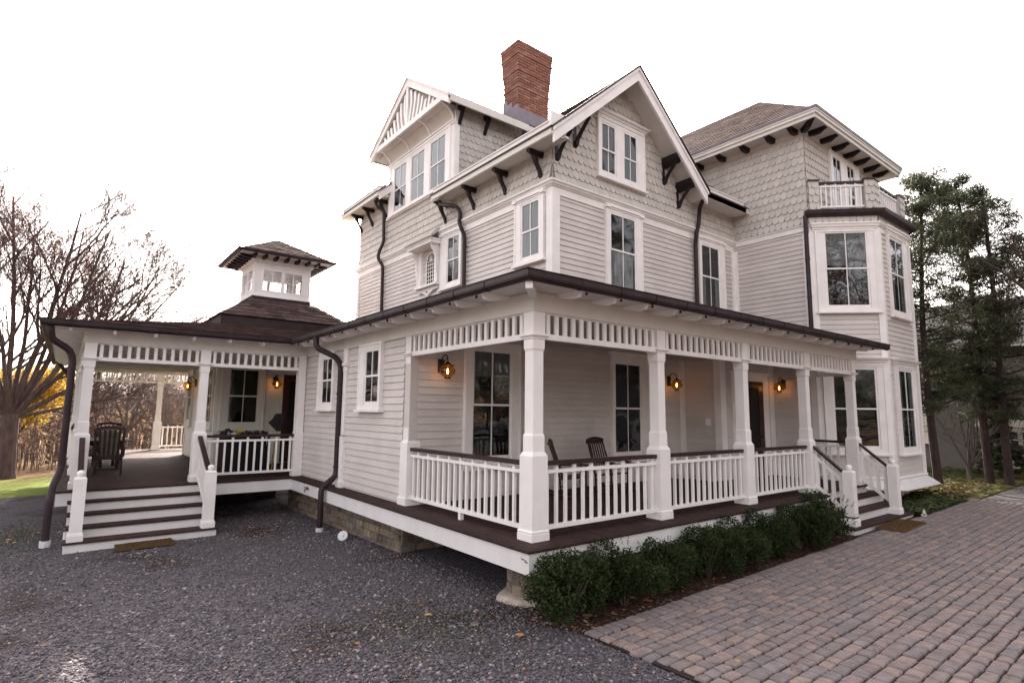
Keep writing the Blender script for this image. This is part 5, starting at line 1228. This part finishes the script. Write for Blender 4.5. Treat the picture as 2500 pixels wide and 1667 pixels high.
leafcloud('leaves', [(-5.7, 29.2, 2.7), (-5.1, 29.4, 2.1), (-6.2, 29.2, 2.0), (-4.9, 29, 3.0), (-5.8, 29.5, 1.2), (-6.9, 29, 2.7)], [1.0, .8, .9, .7, .8, .9], 5200, .065, YLEAF, t, 4, squash=(1, 1, .8))
t, tp = bare_tree('bare_tree', (9.3, 44, gz(9, 44)), [(d3(a, e), 7, .10) for a, e in ((90, 80), (60, 68), (270, 70), (200, 80), (100, 60), (300, 82))], (7, .2), .3, 77, 'bare treetop showing between the cupola and the house', lv=3, min_r=.014)
# wood behind the lawn: one bare tree of each of four kinds, copied
def distant(seed, h):
    return bare_tree('woodland_tree', (0, 0, 0), [(d3(a, e), h*.5, .08) for a, e in ((20, 78), (110, 62), (200, 66), (290, 62), (60, 84), (330, 45), (150, 45))], (h*.28, .17), .3, seed, '', lv=3, group='bare trees in the wood behind the lawn', bark=WBARK, min_r=.012, count=(6, 5, 4, 3))[0]
kinds = [distant(s, h) for s, h in ((61, 9), (62, 7.5), (63, 8), (64, 6.5))]
rd = random.Random(9); k = 0
for row, (y, n) in enumerate(((27, 9), (33, 11), (41, 14), (52, 16))):
    for i in range(n):
        x = -.30*(y+5.4)-4.5+ (i+rd.random()*.8)/n*(y+5.4)*.55+3; yy = y+rd.uniform(-2, 3)
        if row == 0 and -8 < x < -5: continue
        o = kinds[k] if k < 4 else copy_tree(kinds[k % 4]); o.location = (x, yy, gz(x, yy)-.1); s = rd.uniform(.45, .85); o.scale = (s, s, s); o.rotation_euler = (0, 0, rd.uniform(0, 6)); k += 1
        o['label'] = 'one of the slender bare brown trees of the wood behind the lawn'
BRUSH = ramp_attr('brush_leaf', [(.22, .15, .125), (.30, .20, .15), (.16, .12, .105), (.38, .24, .10), (.18, .155, .11)], .9, .2, 20, trans=.35)
cs = []; rs = []
for i in range(170):
    y = rd.uniform(27, 60); x = -4.5+(y+5.4)*rd.uniform(-.34, .34); cs.append((x, y, gz(x, y)+rd.uniform(0, 3.2)*(y/38))); rs.append(rd.uniform(.9, 2.2))
o = leafcloud('undergrowth', cs, rs, 24000, .07, BRUSH, None, 14, squash=(1, 1, .8)); tag(o, 'tangled brown and russet undergrowth of the wood behind the lawn', 'undergrowth', kind='stuff')
m = MB(); rd = random.Random(3)
for i in range(1900):
    y = rd.uniform(26, 50); x = -4.5+(y+5.4)*rd.uniform(-.32, .30); z = gz(x, y); a = rd.uniform(0, 6.3); h = rd.uniform(1.2, 3.6); l = rd.uniform(.1, .9)
    m.tube([(x, y, z), (x+l*.4*math.cos(a), y, z+h*.55), (x+l*math.cos(a), y+.3*math.sin(a), z+h)], [.022, .014, .006], 3, cap=False)
o = m.build('brush_twigs', WBARK); tag(o, 'thin upright brown saplings and twigs crowding the edge of the wood', 'brushwood', kind='stuff')
hl = MB(); n = 40
hl.loft([[(-90+180*i/n*1.0, 78+6*math.sin(i*.7), -3), (-90+180*i/n, 80+6*math.sin(i*.7), 3.2+.9*math.sin(i*1.1)+.7*math.sin(i*2.3)), (-90+180*i/n, 110, 7+1.2*math.sin(i*.9)), (-90+180*i/n, 130, -3)] for i in range(n+1)], cap=False, closed=False)
hl = hl.build('hills', mat('wooded_hill', (.20, .155, .155), .95, .35, 1.2, 1, 4, col2=(.28, .21, .20))); hl['kind'] = 'structure'
# dark low shrub at the left edge
t = thing('russet_shrub', 'low russet shrub at the far left edge of the lawn', 'shrub', (-7.6, 21.6, gz(-7.6, 21.6)))
leafcloud('leaves', [(-7.7, 21.6, -.7), (-7.1, 21.7, -.8), (-8.2, 21.6, -.6)], [.55, .45, .6], 2600, .05, BRUSH, t, 6); MB().tube([(-7.6, 21.6, -1.1), (-7.6, 21.6, -.5)], .05, 5).build('stem', BARK2, t)
# ================================================================== PINES AT THE RIGHT
NEED = ramp_attr('pine_needles', [(.022, .032, .018), (.045, .058, .028), (.03, .04, .024), (.10, .105, .04), (.05, .055, .045)], .7, .3, 20, trans=.25)
def pine(base, h, seed, label, lean=(0, 0), zlow=.22, reach=2.5, twin=False, dens=1.0):
    rd = random.Random(seed); b = Vector(base); t = thing('pine_tree', label, 'pine', tuple(b), 'pines beside the neighbouring building')
    def tp(f): return b+Vector((lean[0]*f+.12*math.sin(f*5+seed), lean[1]*f+.1*math.sin(f*4+seed*2), h*f))
    m = MB(); m.tube([tp(i/12) for i in range(13)], [.115*(1-.82*i/12)+.01 for i in range(13)], 9); m.build('trunk', PBARK, t)
    m = MB(); cs = []; rs = []
    for i in range(int(50*dens)):
        f = zlow+(1-zlow)*(i+rd.random())/int(50*dens); a = rd.uniform(0, 6.28); L = reach*(1.08-f)**.6*rd.uniform(.45, 1.1)*(.6 if f < .33 else 1); p = tp(f); d = Vector((math.cos(a), math.sin(a), rd.uniform(.0, .45)))
        mid = p+d*L*.5; e = p+Vector((d.x*L, d.y*L, d.z*L*1.1)); m.tube([p, mid, e], [.045*(1.15-f), .03*(1.15-f), .01], 4, cap=False)
        for q in range(rd.randint(5, 8)):
            g = rd.uniform(.35, 1.0); c = p.lerp(e, g); s = Vector((rd.gauss(0, .34), rd.gauss(0, .34), rd.gauss(0, .2)))*L*.5; c2 = c+s
            m.tube([c, c2], [.012, .004], 3, cap=False); cs.append(tuple(c2)); rs.append(rd.uniform(.18, .42))
    m.build('limbs', PBARK, t)
    leafcloud('needles', cs, rs, int(16500*dens), .075, NEED, t, seed, squash=(1, 1, .55), card=[(-1, -.10, 0), (1, -.14, 0), (1.1, .1, 0), (-1, .12, 0)])
    return t
pine((16.6, .45, gz(16, 0)), 9.9, 3, 'tallest pine, just right of the bay window', (.1, -.1), reach=2.7, dens=1.5)
pine((18.9, -.45, gz(19, 0)), 10.0, 4, 'slim pine of a close pair in front of the dark roof, left of the two', (-.5, .3), reach=2.9, dens=1.4)
pine((18.6, -.95, gz(19, -1)), 9.2, 7, 'slim pine of a close pair in front of the dark roof, right of the two', (-.3, .1), reach=2.9, dens=1.4)
pine((22.8, -2.6, gz(23, -3)), 7.6, 12, 'low dark pine cut off by the right edge', (0, 0), zlow=.1, reach=3.6, dens=1.6)
pine((21.0, 4.3, gz(21, 4)), 10.2, 15, 'pine half hidden behind the bay window and balcony', (0, 0), reach=3.2, dens=1.0)
P0 = pine((17.6, 5.2, gz(17, 5)), 10.6, 16, 'tall pine added behind the tower for its shade, only its edge showing', (0, 0), reach=3.4, dens=1.1, zlow=.08)  # dense pine added to keep direct sun off the driveway
pine((16.2, 3.4, gz(16, 3)), 7.5, 22, 'low pine added close behind the bay to shade the driveway', (0, 0), reach=2.6, dens=1.0, zlow=.05)  # hidden pine added to block the sun patch on pavers and driveway
pine((23.0, 8.5, gz(23, 8)), 12.5, 17, 'tall pine added farthest back behind the tower for its shade', (0, 0), reach=3.4, dens=1.0)  # another added pine, there to shade the ground right of the bay
t, tp = bare_tree('bare_shrub', (19.6, .35, gz(19, 0)), [(d3(a, e), 2.6, .035) for a, e in ((90, 75), (60, 60), (270, 62), (200, 70), (130, 55), (300, 76), (20, 64), (235, 50), (165, 60))], (.35, .10), .3, 88, 'leafless many-stemmed grey shrub in front of the neighbouring building', lv=3, min_r=.006, count=(5, 4, 3), cat='shrub', upw=.6)
t = thing('spruce', 'small dark spruce behind the leafless shrub', 'spruce', (21.2, -.2, gz(21, 0)))
cs = []; rs = []
for i in range(90):
    f = rd.random()**.7; a = rd.uniform(0, 6.28); r_ = .95*(1-f)*rd.uniform(.5, 1); cs.append((21.2+r_*math.cos(a), -.2+r_*math.sin(a), gz(21, 0)+.1+1.9*f)); rs.append(.2)
leafcloud('needles', cs, rs, 5000, .07, NEED, t, 71, squash=(1, 1, .4)); MB().tube([(21.2, -.2, -.6), (21.2, -.2, 1.4)], [.06, .02], 6).build('trunk', PBARK, t)
# bare boughs reaching in from the right edge
bare_tree('bare_tree', (17.0, -3.9, gz(16, -3)), [(d3(a, e), L, .08) for a, e, L in ((345, 42, 4.3), (330, 58, 4.4), (350, 72, 4.6), (20, 55, 4.0), (335, 25, 4.4), (315, 50, 3.6), (180, 60, 4.5), (120, 70, 4.5))], (3.8, .17), .3, 90, 'bare tree beyond the right edge whose thin boughs reach into view', lv=3, min_r=.007, spread=.6, bark=BARK2, count=(5, 4, 3, 3))
# ================================================================== NEIGHBOURING BUILDING
nx = 23.2; NB = LW(nx)
t = thing('neighbour_house', 'grey clapboard neighbouring building with dark shingle roof behind the pines', 'building', (27, 0, gz(27, 0)))
GSID = mat('neighbour_siding', (.16, .15, .15), .7, .08, 3, attr=True, avar=.05)
m = MB(); m.box(nx, 31, -16, 9.0, -1.0, 4.25); m.build('wall', GSID, t)
m = MB(); clap(m, NB, -16, 9.0, 1.5, 4.2, e=.16); clap(m, NB, .9, 9.0, -.6, 1.5, e=.19); m.build('clapboards', GSID, t)
m = MB(); m.box(nx-.06, nx, -16, .9, 1.18, 1.45); m.box(nx-.04, nx, -16, 9.05, 4.05, 4.3); m.build('trim', CREAM, t)
m = MB(); A, B_, C_, D_ = (nx-.45, 9.4, 4.15), (nx-.45, -16.4, 4.15), (nx+3.9, -16.4, 6.65), (nx+3.9, 9.4, 6.65)
m.hexa([(x, y, z-.15) for x, y, z in (A, B_, C_, D_)]+[A, B_, C_, D_]); courses(m, A, B_, C_, D_, e=.2, tw=.5); m.hexa([(nx+3.9, 9.4, 6.5), (nx+3.9, -16.4, 6.5), (nx+8.2, -16.4, 4.0), (nx+8.2, 9.4, 4.0), (nx+3.9, 9.4, 6.65), (nx+3.9, -16.4, 6.65), (nx+8.2, -16.4, 4.15), (nx+8.2, 9.4, 4.15)])
m.build('roof', mat('neighbour_roof', (.026, .021, .027), .9, .3, 6, attr=True, avar=.3), t)
for y0 in (-2.25, -5.2):
    d = MB(); d.fb(NB, y0, y0+2.5, -.75, 1.15, 0, .05); do = d.build('garage_door', mat('garage_door_paint', (.40, .38, .35), .6, .08) if 'garage_door_paint' not in MATS else MATS['garage_door_paint'], t)
    for k_ in range(4):
        g = MB(); a = y0+.12+k_*.6; g.fb(NB, a, a+.46, .45, 1.0, .05, .056); g.build('pane', DARK, do)
        g = MB(); g.fb(NB, a+.215, a+.245, .45, 1.0, .05, .07); g.fb(NB, a, a+.46, .71, .74, .05, .07); g.build('muntin', CREAM, do)
window(NB, [(2.6, 3.5, .6, 1.9)], (2.45, 3.65, .5, 2.0), parent=t); window(NB, [(5.6, 6.5, .6, 1.9)], (5.45, 6.65, .5, 2.0), parent=t)
m = MB(); m.fb(NB, -9.5, -8.9, 4.9, 5.1, -.8, -.4); m.build('roof_vent', PVC, t)
# ================================================================== ACROSS THE STREET (seen only in the window panes)
for i, (x, y, s) in enumerate(((24, -20, 2.3), (30, -13, 2.2), (18, -23, 2.4), (12, -25, 2.2), (5, -24, 2.3), (-2, -26, 2.2), (-9, -23, 2.3), (37, -10, 2.3), (-22, -14, 2.0))):
    o = copy_tree(kinds[i % 4]); o.location = (x, y, gz(x, y)-.2); o.scale = (s, s, s); o.rotation_euler = (0, 0, i); o['label'] = 'bare tree across the yard behind the photographer'; o['group'] = 'bare trees behind the photographer'

rd = random.Random(31); cs = []; rs = []
for i in range(150):
    x = rd.uniform(-30, 46); y = -31-rd.uniform(0, 8)+.12*abs(x); cs.append((x, y, rd.uniform(-.5, 4.5))); rs.append(rd.uniform(1.2, 2.4))
o = leafcloud('hedgerow', cs, rs, 16000, .16, BRUSH, None, 44); tag(o, 'tangled hedgerow added behind the photographer to fill the pane reflections', 'hedgerow', kind='stuff')  # added out of view to break the bare horizon in the pane reflections

for x, y, s, r_ in ((24, -16, 1.9, 1), (30, -11.5, 1.8, 2), (19.5, -21, 1.9, 3), (8, -21, 1.5, 4), (1.5, -23, 1.7, 5)):
    o = copy_tree(P0); o.location = (x, y, gz(x, y)-.2); o.scale = (s, s, s); o.rotation_euler = (0, 0, r_); o['label'] = 'pine across the yard behind the photographer'; o['group'] = 'pines behind the photographer'
